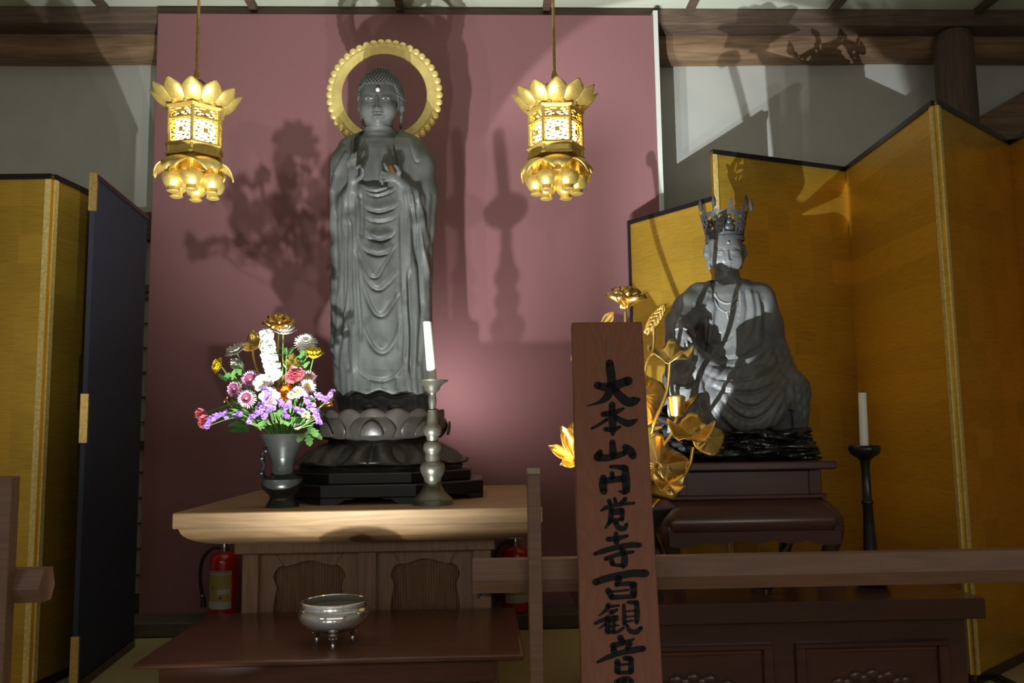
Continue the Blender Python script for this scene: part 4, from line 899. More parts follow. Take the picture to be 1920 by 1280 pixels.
# ================================================================== standing statue
def rows_px(rows, Y0):
    out = []
    for y, L, R, b, dy in rows:
        c = P((L + R) / 2, y, Y0); out.append((float(c[2]), float(c[0]), Y0 + dy, (R - L) / 2 * Y0 / FOC, b))
    return out
def finish(name, parts, mtl, parent, relief, smooth_it=1):
    """join the surface pieces, push the carved relief into them, link as one mesh"""
    Vs, Qs, n = [], [], 0
    for V, Q in parts:
        if len(V) == 0: continue
        Vs.append(V); Qs.append(Q + n); n += len(V)
    V = np.concatenate(Vs); Q = np.concatenate(Qs); V = smooth_mesh(V, Q, smooth_it)
    me = np_mesh(name, V, Q); N = normals(me); k = (V - CAMP) @ _f
    U_ = 960 + FOC * ((V - CAMP) @ _r) / k; W_ = 640 - FOC * ((V - CAMP) @ _u) / k
    dv = relief(V, N, U_, W_); V2 = V + dv
    off = OFF[parent.name]; V3 = V2 - np.array(off)
    me.vertices.foreach_set('co', V3.astype(np.float32).ravel()); me.update(); me.materials.append(mtl)
    bv = BVHTree.FromPolygons([tuple(q) for q in V2], [tuple(q) for q in Q.tolist()])
    return link(name, me, parent, Vector(off)), bv
SY = 3.29
def S(x, y, dy=0.0): return P(x, y, SY + dy)
k1 = SY / FOC
def poly_sd(U_, W_, poly):
    p = np.array(poly, float); d = np.full(U_.shape, 1e9); ins = np.zeros(U_.shape, bool); n = len(p)
    for i in range(n):
        a, b = p[i], p[(i + 1) % n]; e = b - a; L = e @ e; t = np.clip(((U_ - a[0]) * e[0] + (W_ - a[1]) * e[1]) / L, 0, 1)
        d = np.minimum(d, np.hypot(U_ - a[0] - t * e[0], W_ - a[1] - t * e[1]))
        c = ((a[1] > W_) != (b[1] > W_)) & (U_ < (b[0] - a[0]) * (W_ - a[1]) / (b[1] - a[1] + 1e-12) + a[0]); ins ^= c
    return np.where(ins, -d, d)
def grid_px(fd, Yf):
    x = fd.ax[0][:, None].astype(float); z = fd.ax[2][None, :].astype(float)
    qx, qy, qz = x, Yf, z - CAMP[2]; k = qx * _f[0] + qy * _f[1] + qz * _f[2]
    return 960 + FOC * (qx * _r[0] + qy * _r[1] + qz * _r[2]) / k, 640 - FOC * (qx * _u[0] + qy * _u[1] + qz * _u[2]) / k
def figure1(fd, head):
    fd.sweep(rows_px([(764, 652, 797, .082, 0), (750, 648, 800, .092, 0), (735, 647, 801, .098, 0), (690, 646, 800, .104, 0), (600, 642, 799, .108, 0), (500, 642, 799, .112, 0), (430, 643, 797, .114, 0), (380, 645, 795, .110, 0), (330, 648, 790, .100, 0), (290, 652, 786, .088, .005), (268, 652, 782, .074, .012), (257, 668, 766, .06, .018), (246, 688, 748, .05, .022)], SY), 0.0, 2.3)
    fd.chain([S(664, 284, .01), S(647, 314), S(641, 365), S(645, 415, -.01)], [.040, .048, .050, .046], .03)
    fd.chain([S(764, 283, .01), S(783, 313), S(788, 365), S(786, 425, -.01)], [.042, .050, .052, .046], .03)
    if not head:
        op = [(676, 230), (664, 258), (663, 300), (668, 330), (678, 349), (700, 357), (724, 351), (742, 338), (748, 312), (742, 285), (739, 258), (748, 230)]
        U_, W_ = grid_px(fd, SY - .08); sd = (poly_sd(U_, W_, op) * k1).astype(np.float32)[:, None, :]
        y = fd.ax[1][None, :, None]; rb = fd.F - 0.017
        rb = np.maximum(rb, np.where(y < SY + 0.02, -sd, np.float32(-1))); zlim = float(S(712, 246)[2])
        rb = np.maximum(rb, fd.ax[2][None, None, :] - zlim); fd.F = np.minimum(fd.F, rb.astype(np.float32))
        # forearms inside the sleeves, hanging sleeves
        fd.chain([S(643, 400, -.02), S(656, 375, -.085), S(661, 356, -.118)], [.042, .034, .021], .025)
        fd.chain([S(786, 405, -.02), S(772, 372, -.085), S(757, 349, -.118)], [.044, .036, .021], .025)
        fd.chain([S(641, 400, .0), S(638, 470, .0), S(637, 560, .0), S(635, 650, .005), S(634, 715, .01)], [.040, .033, .032, .028, .017], .02, 1.7)
        fd.chain([S(655, 372, -.07), S(661, 410, -.085), S(664, 445, -.08)], [.032, .026, .016], .012)
        fd.chain([S(770, 372, -.085), S(778, 420, -.085), S(786, 470, -.065), S(797, 515, -.03), S(806, 534, -.015)], [.032, .032, .026, .018, .006], .012)
        fd.chain([S(793, 400, 0), S(797, 470, 0), S(801, 520, 0)], [.034, .024, .014], .02, 1.6)
        fd.chain([S(787, 540, -.02), S(791, 640, -.02), S(796, 735, -.01)], [.028, .026, .02], .02, 1.5)
        # blessing hand, palm forward
        D = -.142
        fd.cap(S(661, 366, -.10), S(662, 340, D + .012), .021, .020, .012)
        fd.ell(S(662.5, 325, D), (.0225, .0125, .031), .012)
        r = 2.05e-3
        for ch, rr in (([(654.5, 314, D), (652.8, 305, D - .004), (652.6, 298, D - .002)], (3.2, 3.0, 2.4)), ([(659, 311, D), (659.3, 298, D - .006), (660.6, 288.5, D - .006)], (3.6, 3.3, 2.6)),
                       ([(664.5, 310, D), (666, 297, D - .006), (667.6, 285.5, D - .006)], (3.8, 3.5, 2.7)), ([(669.5, 313, D), (675, 311, D - .018), (680, 317, D - .026), (681, 323, D - .02)], (3.7, 3.4, 3.0, 2.6)),
                       ([(668, 338, D), (676, 333, D - .014), (681, 326, D - .02), (682, 318, D - .022)], (5.0, 4.4, 3.4, 2.8))):
            fd.chain([S(*q) for q in ch], [a * r for a in rr], .004)
        # lowered hand holding a jewel
        fd.cap(S(757, 349, -.118), S(744, 337, D + .01), .021, .021, .012)
        fd.ell(S(735, 331, D), (.027, .016, .025), .012)
        for ch, rr in (([(729, 322, D), (724, 313, D - .006), (720.5, 306.5, D - .008)], (4.2, 3.8, 2.8)), ([(723, 326, D - .004), (716, 322, D - .012), (712.5, 329, D - .014)], (4.0, 3.6, 2.9)),
                       ([(722, 332, D - .004), (714, 331, D - .012), (713, 339, D - .014)], (3.8, 3.5, 2.8)), ([(725, 338, D - .002), (717, 339, D - .010), (717, 345, D - .012)], (3.5, 3.1, 2.5)),
                       ([(745, 332, D), (749, 322, D - .010), (745, 314, D - .014), (740, 310, D - .016)], (5.2, 4.6, 3.8, 2.9))):
            fd.chain([S(*q) for q in ch], [a * r for a in rr], .004)
        # feet under the hem
        for x in (694, 742): fd.ell(S(x, 763, -.085), (.028, .05, .016), .01)
    # neck, head
    fd.chain([S(712, 268, .012), S(711, 246, .004), S(710, 226, -.004)], [.066, .053, .050], .022)
    for y, r in ((257, .0555), (247, .0535), (238, .0525)): 
        fd.ell(S(711, y, -.002), (r, r, .008), .006)
    fd.ell(S(714, 178, .005), (.087, .090, .092), .006)
    fd.ell(S(714, 156, .012), (.055, .060, .050), .02)
    fd.ell(S(709, 190, -.022), (.067, .078, .085), .02)
    fd.ell(S(709, 214, -.040), (.050, .050, .042), .03)
    for x in (689, 729): fd.ell(S(x, 207, -.048), (.030, .034, .034), .02)
    for sx, pts in ((-1, [(678, 186), (676.5, 204), (678.5, 220), (680, 238)]), (1, [(752, 186), (754, 204), (752.5, 220), (751.5, 239)])):
        fd.chain([S(x, y, d) for (x, y), d in zip(pts, (.012, .010, .002, -.004))], [.009, .0095, .0065, .0065], .006, 1.8)
h1 = 0.0043; h2 = 0.0022
A0, A1 = S(600, 768, -.20), S(830, 240, .15)
fb = Field((A0[0], SY - .205, PZ2 - .004), (A1[0], SY + .16, float(S(712, 243)[2])), h1); figure1(fb, False)
fh = Field((float(S(664, 240)[0]), SY - .125, float(S(712, 246)[2])), (float(S(766, 240)[0]), SY + .12, float(S(712, 122)[2])), h2); figure1(fh, True)
bud = thing('haloed_statue', 'dark carved standing statue with curled hair and golden ring halo on the lotus pedestal', 'statue', (AX, AY, PZ2 - .004))
F1 = [('u', [(680, 381), (697, 392), (714, 394), (732, 388), (745, 377)], .010, 6), ('u', [(681, 402), (697, 411), (714, 413), (733, 408), (746, 398)], .006, 5), ('u', [(684, 428), (698, 441), (713, 447), (728, 441), (738, 430)], .012, 7),
      ('u', [(681, 437), (694, 445), (709, 448), (724, 445), (738, 433)], .006, 5), ('u', [(682, 460), (695, 470), (709, 474), (723, 471), (737, 458)], .012, 7), ('u', [(671, 452), (684, 485), (701, 517), (714, 498), (731, 470), (741, 455)], .008, 7),
      ('u', [(673, 485), (688, 515), (707, 538), (726, 525), (745, 502)], .010, 8), ('u', [(674, 470), (690, 545), (712, 586), (735, 560), (755, 530)], .011, 9), ('u', [(679, 590), (697, 635), (715, 655), (732, 640), (747, 600)], .010, 9),
      ('u', [(669, 683), (690, 702), (718, 708), (740, 698), (758, 672)], .007, 8), ('u', [(646, 742), (670, 733), (690, 737), (714, 730), (740, 738), (770, 733), (798, 742)], .012, 9),
      ('u', [(680, 349), (700, 358), (718, 355), (742, 342)], .008, 4), ('u', [(683, 357), (705, 366), (728, 360), (742, 350)], .007, 4),
      ('g', [(653, 400), (654, 470), (655, 540), (657, 600)], .016, 4), ('g', [(664, 462), (668, 520), (672, 580), (677, 645)], .010, 4), ('g', [(767, 500), (770, 570), (773, 640), (770, 705)], .016, 4), ('g', [(752, 390), (753, 460), (756, 540), (760, 620), (757, 690)], .007, 4),
      ('g', [(780, 380), (784, 440), (789, 510), (793, 590)], .014, 4), ('g', [(640, 420), (641, 500), (638, 580), (637, 660)], .008, 4), ('g', [(629, 390), (630, 470), (630, 560)], .007, 3.5), ('g', [(646, 400), (647, 470), (646, 540), (642, 590)], .008, 3.5), ('g', [(772, 388), (776, 440), (783, 500)], .010, 3.5),
      ('r', [(768, 352), (776, 385), (785, 430), (795, 480), (805, 530)], .008, 4), ('r', [(758, 352), (764, 390), (768, 440), (769, 500)], .007, 4), ('r', [(778, 350), (786, 380), (794, 420), (803, 470)], .007, 4), ('g', [(676, 362), (678, 400), (676, 450)], .010, 4), ('r', [(671, 365), (672, 410), (672, 450)], .006, 4),
      ('r', [(654, 282), (640, 305), (628, 335), (621, 365)], .007, 4), ('u', [(676, 255), (669, 285), (668, 310)], .002, 4), ('g', [(795, 560), (790, 620), (786, 690)], .008, 4), ('g', [(650, 610), (650, 660), (653, 700)], .008, 4), ('r', [(662, 600), (661, 650), (664, 700)], .005, 5), ('g', [(720, 712), (721, 730)], .006, 4), ('g', [(690, 710), (692, 732)], .006, 4), ('g', [(745, 705), (746, 732)], .006, 4),
      ('r', [(700, 262), (704, 300), (704, 340)], .002, 14), ('g', [(744, 540), (748, 600), (748, 660)], .005, 4), ('r', [(759, 560), (763, 620), (762, 680)], .005, 4), ('u', [(770, 262), (782, 300), (797, 288)], .003, 5), ('r', [(648, 270), (634, 300), (626, 330)], .004, 6)]
FACE1 = [('s', [(741, 177), (733, 173.5), (724, 172.5), (716, 175), (712, 180)], -.0030, 2.2), ('s', [(701, 180), (697, 175), (690, 172.5), (682, 174), (677, 178)], -.0030, 2.2),
         ('r', [(698, 212.6), (703, 210.6), (707, 211.4), (712, 210.4), (717.5, 212.4)], .0042, 1.7), ('r', [(701, 216.4), (708, 218), (715, 216.2)], .0048, 2.4), ('g', [(696.5, 214), (707, 213.8), (719, 213.6)], .0035, 1.1),
         ('g', [(683, 185.2), (691, 184.4), (700, 185.6)], .0022, 1.1), ('g', [(715, 185.4), (723, 184.2), (732, 185)], .0022, 1.1), ('r', [(683, 183), (691, 181.2), (700, 183.4)], .0014, 1.4), ('r', [(715, 183.2), (723, 181), (732, 183)], .0014, 1.4),
         ('r', [(706.5, 178), (706.2, 190), (706.4, 199)], .0065, 3.2), ('g', [(702, 217.5), (708, 221.5), (715, 217.5)], .003, 1.6)]
HAIR = [(671, 205), (674, 185), (676, 168), (684, 158), (700, 156.5), (708, 157.5), (722, 156.5), (738, 160), (744, 172), (746, 190), (748, 205)]
def relief1(V, N, U_, W_):
    fr = np.clip(-N[:, 1] * 2.0 + 0.4, 0, 1); body = W_ > 244
    h = np.zeros(len(V)); ok = body & (fr > 0) & ~((W_ < 352) & (((U_ > 648) & (U_ < 686)) | ((U_ > 708) & (U_ < 760))) & (V[:, 1] < SY - .118))
    i = np.nonzero(ok)[0]; h[i] = 1.35 * carve(U_[i], W_[i], F1) * fr[i]
    D = N * h[:, None]
    # fine cloth ripple over the robe
    i = np.nonzero(body & (W_ > 362))[0]; D[i] += N[i] * (0.0016 * np.sin(U_[i] * 0.55 + 1.5 * np.sin(W_[i] * 0.03)) * np.clip(np.abs(U_[i] - 715) / 45 - 0.5, 0, 1))[:, None]
    f = np.nonzero((W_ <= 244) & (V[:, 1] < SY - .03) & (np.abs(U_ - 709) < 44))[0]
    u, w_ = U_[f], W_[f]
    hh = carve(u, w_, FACE1) + blobs(u, w_, [(691, 184, 8, 5, .0040), (723.5, 183.6, 8, 5, .0040), (702.5, 183, 4, 6, -.0045), (711, 182.5, 4, 6, -.0045), (691, 189.5, 9, 3.5, -.0025), (724, 189, 9, 3.5, -.0025), (706.5, 202, 4.4, 4.2, .0105), (701.3, 202.8, 3.2, 2.8, .0045), (711.8, 202.6, 3.2, 2.8, .0045), (708, 226, 8, 6, .005), (689, 200, 10, 9, .002), (728, 200, 10, 9, .002), (707, 207.5, 3, 1.8, -.0025), (697, 208, 3, 5, -.002), (719, 207.6, 3, 5, -.002)])
    D[f] += np.array([0, -1.0, -0.10]) * hh[:, None]
    # hair cap stands proud of the forehead
    g = np.nonzero(W_ < 210)[0]; a = np.interp(U_[g], [q[0] for q in HAIR], [q[1] for q in HAIR], left=214, right=214)
    hr = (W_[g] < a) | (V[g, 1] > SY - .005); hr &= W_[g] < 208
    D[g] += N[g] * (np.where(hr, .0035, 0))[:, None]
    return D
b1, bv1 = finish('carved_body', [fb.surface(), fh.surface()], MT['statue'], bud, relief1, 1)
# snail curls of hair
cu = MB(); hc = np.array(S(714, 178, .008)); rowi = 0
for zz in np.arange(-0.028, 0.128, 0.0078):
    rowi += 1; nn = max(4, int(46 * math.sqrt(max(0.02, 1 - (max(zz, 0) / 0.13) ** 2))))
    for j in range(nn):
        a = 2 * PI * (j + 0.5 * (rowi % 2)) / nn; o = hc + np.array([0.3 * math.cos(a), 0.3 * math.sin(a), zz + (0.10 if zz > 0.07 else 0.02)]); d = Vector((hc + np.array([0, 0, zz])) - o).normalized()
        if zz > 0.09: d = Vector((hc + np.array([0, 0, 0.04])) - o).normalized()
        h = bv1.ray_cast(Vector(o), d)
        if h[0] is None: continue
        x, y = PXY(h[0]); lim = np.interp(x, [q[0] for q in HAIR], [q[1] for q in HAIR], left=206, right=206)
        if h[0].y < SY - 0.012 and y > lim - 0.5: continue
        if h[0].y > SY + 0.05 and zz < -0.01 and False: continue
        cu.ball(h[0] + h[1] * 0.0008, 0.0047, 7, 5)
tag(cu.build('hair_curls', MT['statue'], bud, smooth=80), kind='stuff')
p, n = on_surface(bv1, 708.3, 168.5); MB().ball(p + n * 0.002, 0.0088, 14, 10).build('forehead_jewel', MT['crystal'], bud)
for x, y in ((687.5, 184.9), (695.5, 184.8), (718.5, 184.6), (727.5, 184.4)):
    p, n = on_surface(bv1, x, y); MB().ball(p - n * 0.0012, 0.0044, 10, 6, (1.15, 0.5, 0.42)).build('crystal_eye', MT['crystal'], bud)
MB().tube([tuple(S(732, 311, -.156)), tuple(S(735.5, 318, -.158)), tuple(S(738.5, 325, -.155))], [.0085, .0105, .0085], 14).build('held_jewel', MT['jewel'], bud)
# ring halo on its pole
HC = P(721, 178, 3.44); k3 = 3.44 / FOC
def ring(prof, n=96):
    return [[(HC[0] + r * k3 * math.cos(a), 3.44 + y, HC[2] + r * k3 * math.sin(a)) for r, y in prof] for a in [2 * PI * i / n for i in range(n)]]
pr_ = [(82, .006), (82, -.004), (83.5, -.006), (94, -.008), (96, -.011), (97.5, -.011), (99, -.007), (101, -.007), (101, .008), (90, .010)]
hb = MB().grid(ring(pr_), closed_u=True, closed_v=True).build('halo_ring', MT['halogold'], bud, smooth=35)
first = None; NB = 46
for i in range(NB):
    a = 2 * PI * i / NB
    if first is None:
        w_ = 2 * PI * 105.5 / NB * k3 * 0.46
        m = MB().ball((0, 0, 0), 1.0, 16, 10, (7.4 * k3, .011, w_ * 1.12))
        m.box(-6 * k3, -2 * k3, -.006, .006, -w_ * 1.08, w_ * 1.08)
        first = o = m.build('halo_lobe', MT['halogold'], hb, local=True, smooth=40)
    else: o = first.copy(); COL.objects.link(o); o.parent = hb
    o.location = Vector((HC[0] + 105.5 * k3 * math.cos(a), 3.44, HC[2] + 105.5 * k3 * math.sin(a))) - OFF[bud.name]; o.rotation_euler = (0, -a, 0)
MB().tube([(HC[0], 3.452, HC[2] - 84 * k3), (HC[0], 3.452, PZ2)], .009, 8).build('halo_pole', MT['halogold'], bud)
MB().tube([(HC[0] - 0.06, 3.45, HC[2] - 76 * k3), (HC[0], 3.452, HC[2] - 96 * k3), (HC[0] + 0.06, 3.45, HC[2] - 76 * k3)], .008, 8).build('halo_bracket', MT['halogold'], bud)
del fb, fh

# ================================================================== seated crowned statue
QY = 3.02; k2 = QY / FOC
def T(x, y, dy=0.0): return P(x, y, QY + dy)
def figure2(fd, head):
    fd.sweep(rows_px([(760, 1290, 1490, .12, -.01), (720, 1290, 1478, .12, -.005), (690, 1302, 1462, .11, 0), (655, 1308, 1453, .10, .005), (615, 1306, 1446, .095, .01), (580, 1302, 1442, .085, .012), (555, 1303, 1437, .075, .015), (540, 1316, 1424, .060, .018), (528, 1336, 1402, .045, .022)], QY), 0.0, 2.2)
    fd.chain([T(1312, 556, .01), T(1292, 580, -.03), T(1276, 606, -.09)], [.044, .045, .042], .03)
    fd.chain([T(1424, 556, .01), T(1436, 610, 0), T(1448, 665, 0), T(1470, 705, -.02)], [.044, .046, .046, .04], .03)
    if not head:
        op = [(1342, 520), (1338, 560), (1335, 600), (1332, 628), (1336, 646), (1352, 645), (1368, 632), (1382, 605), (1388, 570), (1386, 520)]
        U_, W_ = grid_px(fd, QY - .075); sd = (poly_sd(U_, W_, op) * k2).astype(np.float32)[:, None, :]
        y = fd.ax[1][None, :, None]; rb = np.maximum(fd.F - 0.010, np.where(y < QY + .02, -sd, np.float32(-1))); rb = np.maximum(rb, fd.ax[2][None, None, :] - float(T(1360, 524)[2]))
        fd.F = np.minimum(fd.F, rb.astype(np.float32))
        # raised knee with forearm resting on it, open sleeve
        fd.chain([T(1340, 725, -.05), T(1308, 695, -.12), T(1283, 672, -.17)], [.075, .064, .056], .04)
        fd.chain([T(1283, 674, -.17), T(1274, 730, -.15), T(1268, 790, -.13)], [.058, .060, .066], .03)
        fd.chain([T(1276, 604, -.09), T(1271, 612, -.13), T(1270, 620, -.15)], [.042, .036, .030], .012)
        fd.chain([T(1262, 600, -.10), T(1259, 640, -.12), T(1260, 690, -.12)], [.026, .020, .012], .02)
        fd.cap(T(1274, 612, -.16), T(1277, 622, -.205), .022, .020, .006)
        fd.ell(T(1278, 632, -.215), (.023, .016, .022), .008)
        r = 1.9e-3
        for ch, rr in (([(1269, 638, -.222), (1268, 646, -.226), (1268.5, 652, -.222)], (3.0, 2.8, 2.2)), ([(1274.5, 640, -.226), (1274.5, 649, -.230), (1275, 657, -.226)], (3.2, 3.0, 2.4)), ([(1280.5, 640, -.226), (1281, 649, -.230), (1281.5, 657, -.226)], (3.2, 3.0, 2.4)), ([(1286, 637, -.222), (1288, 645, -.226), (1288.5, 652, -.222)], (3.0, 2.8, 2.2)), ([(1287, 628, -.218), (1293, 634, -.222), (1297, 642, -.220)], (3.6, 3.2, 2.4))):
            fd.chain([T(*q) for q in ch], [a * r for a in rr], .003)
        fd.chain([T(1291, 614, -.18), T(1297, 628, -.17), T(1300, 645, -.16)], [.012, .012, .008], .01)
        # lap, folded leg and the skirt that hangs in front
        fd.chain([T(1335, 735, -.06), T(1410, 742, -.12), T(1485, 735, -.04)], [.075, .080, .060], .05)
        fd.ell(T(1398, 765, -.15), (.150, .055, .085), .04)
        fd.ell(T(1462, 780, -.02), (.07, .07, .09), .04)
        fd.ell(T(1330, 770, -.12), (.10, .07, .07), .05)
        fd.chain([T(1488, 728, -.05), T(1492, 780, -.05), T(1496, 826, -.04)], [.048, .036, .032], .03, 1.3)
        fd.chain([T(1300, 560, .0), T(1330, 575, -.05), T(1327, 640, -.075)], [.03, .024, .012], .012)
    fd.chain([T(1364, 535, .015), T(1363, 518, .006), T(1362, 500, 0)], [.050, .042, .040], .015)
    for y in (520, 513): fd.ell(T(1363, y, .004), (.0435, .043, .006), .005)
    fd.ell(T(1359, 462, .004), (.064, .070, .075), .006)
    fd.ell(T(1360.5, 474, -.016), (.060, .062, .068), .015)
    fd.ell(T(1362, 492, -.030), (.042, .040, .036), .025)
    for x in (1344, 1380): fd.ell(T(x, 488, -.038), (.024, .026, .028), .015)
    for pts in ([(1325, 462), (1323, 476), (1328, 490), (1330, 503)], [(1394, 462), (1396, 476), (1391, 490), (1388, 501)]):
        fd.chain([T(x, y, d) for (x, y), d in zip(pts, (.010, .008, .002, -.002))], [.009, .009, .006, .0065], .006, 1.4)
lo_, hi_ = T(1232, 840), T(1525, 515)
fb = Field((lo_[0], QY - .27, float(T(1400, 832, -.1)[2])), (hi_[0], QY + .16, float(T(1362, 518)[2])), 0.0043); figure2(fb, False)
fh = Field((float(T(1315, 500)[0]), QY - .11, float(T(1362, 521)[2])), (float(T(1405, 500)[0]), QY + .10, float(T(1362, 420)[2])), 0.0021); figure2(fh, True)
RB = T(1395, 832, -.03)
kan = thing('crowned_statue', 'dark seated statue with pierced crown, one knee raised, on the black rock', 'statue', (float(RB[0]), QY, float(RB[2])))
F2 = [('s', [(1388, 530), (1389, 570), (1384, 605), (1369, 633), (1350, 648), (1336, 648)], -.004, 4), ('u', [(1331, 660), (1350, 668), (1375, 668), (1405, 658), (1430, 638)], .008, 6), ('u', [(1322, 676), (1350, 684), (1385, 683), (1420, 670), (1445, 650)], .005, 6),
      ('u', [(1335, 640), (1352, 640), (1370, 628), (1383, 604)], .003, 3), ('u', [(1340, 625), (1355, 622), (1372, 606)], .003, 3), ('u', [(1315, 690), (1350, 705), (1400, 706), (1440, 690), (1462, 672)], .009, 8), ('u', [(1325, 715), (1370, 730), (1420, 728), (1465, 706)], .008, 8),
      ('u', [(1330, 740), (1362, 786), (1400, 807), (1440, 792), (1470, 740)], .014, 9), ('u', [(1345, 728), (1375, 765), (1405, 780), (1435, 766), (1460, 728)], .011, 9), ('u', [(1358, 722), (1382, 748), (1408, 757), (1432, 746), (1452, 718)], .008, 8),
      ('g', [(1330, 590), (1322, 630), (1320, 660)], .010, 5), ('r', [(1405, 540), (1412, 580), (1406, 620), (1385, 650)], .005, 4), ('r', [(1418, 545), (1425, 590), (1420, 640)], .005, 4), ('g', [(1398, 540), (1402, 580), (1396, 615)], .006, 3.5), ('g', [(1432, 560), (1436, 610), (1432, 660)], .006, 4),
      ('r', [(1330, 545), (1322, 565), (1312, 585)], .005, 3.5), ('r', [(1320, 543), (1310, 556), (1302, 572)], .005, 3.5), ('g', [(1315, 550), (1306, 565), (1298, 580)], .004, 3), ('u', [(1262, 715), (1280, 722), (1305, 712)], .009, 6), ('u', [(1255, 745), (1275, 756), (1300, 748), (1318, 730)], .009, 6), ('r', [(1306, 690), (1315, 730), (1330, 770)], .007, 5), ('g', [(1298, 700), (1306, 740), (1320, 780)], .007, 5),
      ('g', [(1476, 725), (1480, 770), (1484, 820)], .009, 4), ('g', [(1492, 722), (1496, 770), (1500, 822)], .007, 4), ('r', [(1484, 720), (1488, 770), (1492, 822)], .006, 4), ('g', [(1505, 730), (1508, 780), (1510, 824)], .006, 4), ('g', [(1462, 690), (1476, 704), (1498, 714)], .006, 4), ('g', [(1452, 650), (1462, 680)], .005, 4)]
FACE2 = [('s', [(1388, 467), (1383, 463), (1376, 462), (1370, 464), (1367, 469)], -.0026, 2.0), ('s', [(1360, 469.5), (1357, 465), (1351, 462.8), (1344, 464), (1339, 468)], -.0026, 2.0), ('r', [(1363.5, 468), (1364, 478), (1364.5, 485)], .0055, 2.8),
         ('r', [(1357, 496), (1361, 494.4), (1365, 495), (1368, 494.2), (1373, 495.6)], .0036, 1.5), ('r', [(1359, 499.4), (1365, 500.8), (1371, 499)], .0042, 2.0), ('g', [(1355.5, 497.6), (1365, 497.5), (1374, 497)], .003, 1.0), ('g', [(1340, 475), (1348, 473.8), (1357, 475)], .002, 1.0), ('g', [(1371, 474.6), (1379, 473), (1387, 474)], .002, 1.0),
         ('r', [(1340, 473), (1348, 470.8), (1357, 473)], .0012, 1.3), ('r', [(1371, 472.8), (1379, 470.4), (1387, 472)], .0012, 1.3), ('g', [(1360, 502), (1365, 504), (1371, 501.6)], .0025, 1.4)]
def relief2(V, N, U_, W_):
    fr = np.clip(-N[:, 1] * 2.0 + 0.4, 0, 1); h = np.zeros(len(V)); ok = (W_ > 521) & (fr > 0) & ~((V[:, 1] < QY - .19) & (W_ < 662))
    i = np.nonzero(ok)[0]; h[i] = carve(U_[i], W_[i], F2) * fr[i]; D = N * h[:, None]
    i = np.nonzero((W_ > 650))[0]; D[i] += N[i] * (0.0012 * np.sin(U_[i] * 0.4 + W_[i] * 0.25))[:, None]
    f = np.nonzero((W_ <= 512) & (V[:, 1] < QY - .025) & (np.abs(U_ - 1362) < 34))[0]; u, w_ = U_[f], W_[f]
    hh = carve(u, w_, FACE2) + blobs(u, w_, [(1348, 473.5, 7.5, 4.6, .0036), (1379, 472.8, 7, 4.6, .0036), (1359.5, 473, 3.4, 5, -.0038), (1368.5, 472.6, 3.4, 5, -.0038), (1348, 478.5, 8, 3, -.002), (1379, 478, 8, 3, -.002), (1364.8, 487.5, 3.8, 3.4, .0090), (1360.2, 488.2, 2.6, 2.3, .0038), (1369.2, 487.8, 2.6, 2.3, .0038), (1365, 507, 7, 5, .004), (1364.5, 491.6, 2.4, 1.5, -.002)])
    D[f] += np.array([0, -1.0, -0.08]) * hh[:, None]
    g = np.nonzero((W_ < 452) & (W_ > 400))[0]; D[g] += N[g] * (np.where(W_[g] < 443, .004, 0.0))[:, None]
    return D
b2, bv2 = finish('carved_body', [fb.surface(), fh.surface()], MT['statue2'], kan, relief2, 1)
del fb, fh
p, n = on_surface(bv2, 1365.5, 455); MB().ball(p + n * 0.001, .005, 10, 8).build('forehead_jewel', MT['bead'], kan)
# bead necklace with pendants, bracelet
nk = MB()
for pts, r, st in (([(1341, 552), (1347, 562), (1357, 568), (1366, 569), (1376, 564), (1383, 553)], .0042, 2.6), ([(1338, 560), (1345, 574), (1353, 581), (1361, 585), (1369, 582), (1377, 576), (1384, 564)], .0036, 3.2), ([(1363, 586), (1364, 592), (1365, 597)], .0036, 3.0)):
    c = crom(pts, 14); last = None
    for q in c:
        if last is not None and np.hypot(*(q - last)) < st: continue
        last = q; p, n = on_surface(bv2, q[0], q[1])
        if p is not None: nk.ball(p + n * 0.001, r, 7, 5)
nk.build('bead_necklace', MT['bead'], kan)
bc = MB()
for i in range(12):
    t = i / 11; p, n = on_surface(bv2, 1266 + 22 * t, 618.5 - 3 * math.sin(t * PI))
    if p is not None: bc.ball(p + n * 0.001, .0038, 7, 5)
bc.build('bracelet', MT['bead'], kan)
# pierced crown
CC = np.array(T(1358.5, 441, .004)); cb = float(T(1358.5, 447, -.05)[2]); cr0 = .0685
cr = MB().lathe([(cr0 - .002, -.002), (cr0 + .003, 0.0), (cr0 + .004, .010), (cr0 + .001, .014), (cr0 - .004, .013), (cr0 - .004, -.002)], CC[0], CC[1], cb, 48).build('crown_band', MT['crown'], kan)
m = MB(); NA, NV = 150, 60; Hc = .128; cells = {}
def crown_h(a):
    """height of the pierced wall around the head; a = 0 faces the front"""
    h = 0.70
    for c0, w_, t in ((0.0, .20, 1.0), (.62, .14, .93), (-.62, .14, .93), (1.25, .16, .93), (-1.25, .16, .93), (1.9, .16, .86), (-1.9, .16, .86), (2.6, .16, .86), (-2.6, .16, .86)):
        d = abs(a - c0); h = max(h, t * (1 - (d / w_) ** 1.3 * 0.42) if d < w_ else 0)
    return h
def crown_pt(a, v, inset=0.0):
    r = cr0 + .001 + .026 * v ** 1.2 + .012 * max(0, v - .75) * 2 - inset; y = -math.cos(a) * r; x = math.sin(a) * r
    return (CC[0] + x, CC[1] + y * (1.0), cb + .012 + Hc * v)
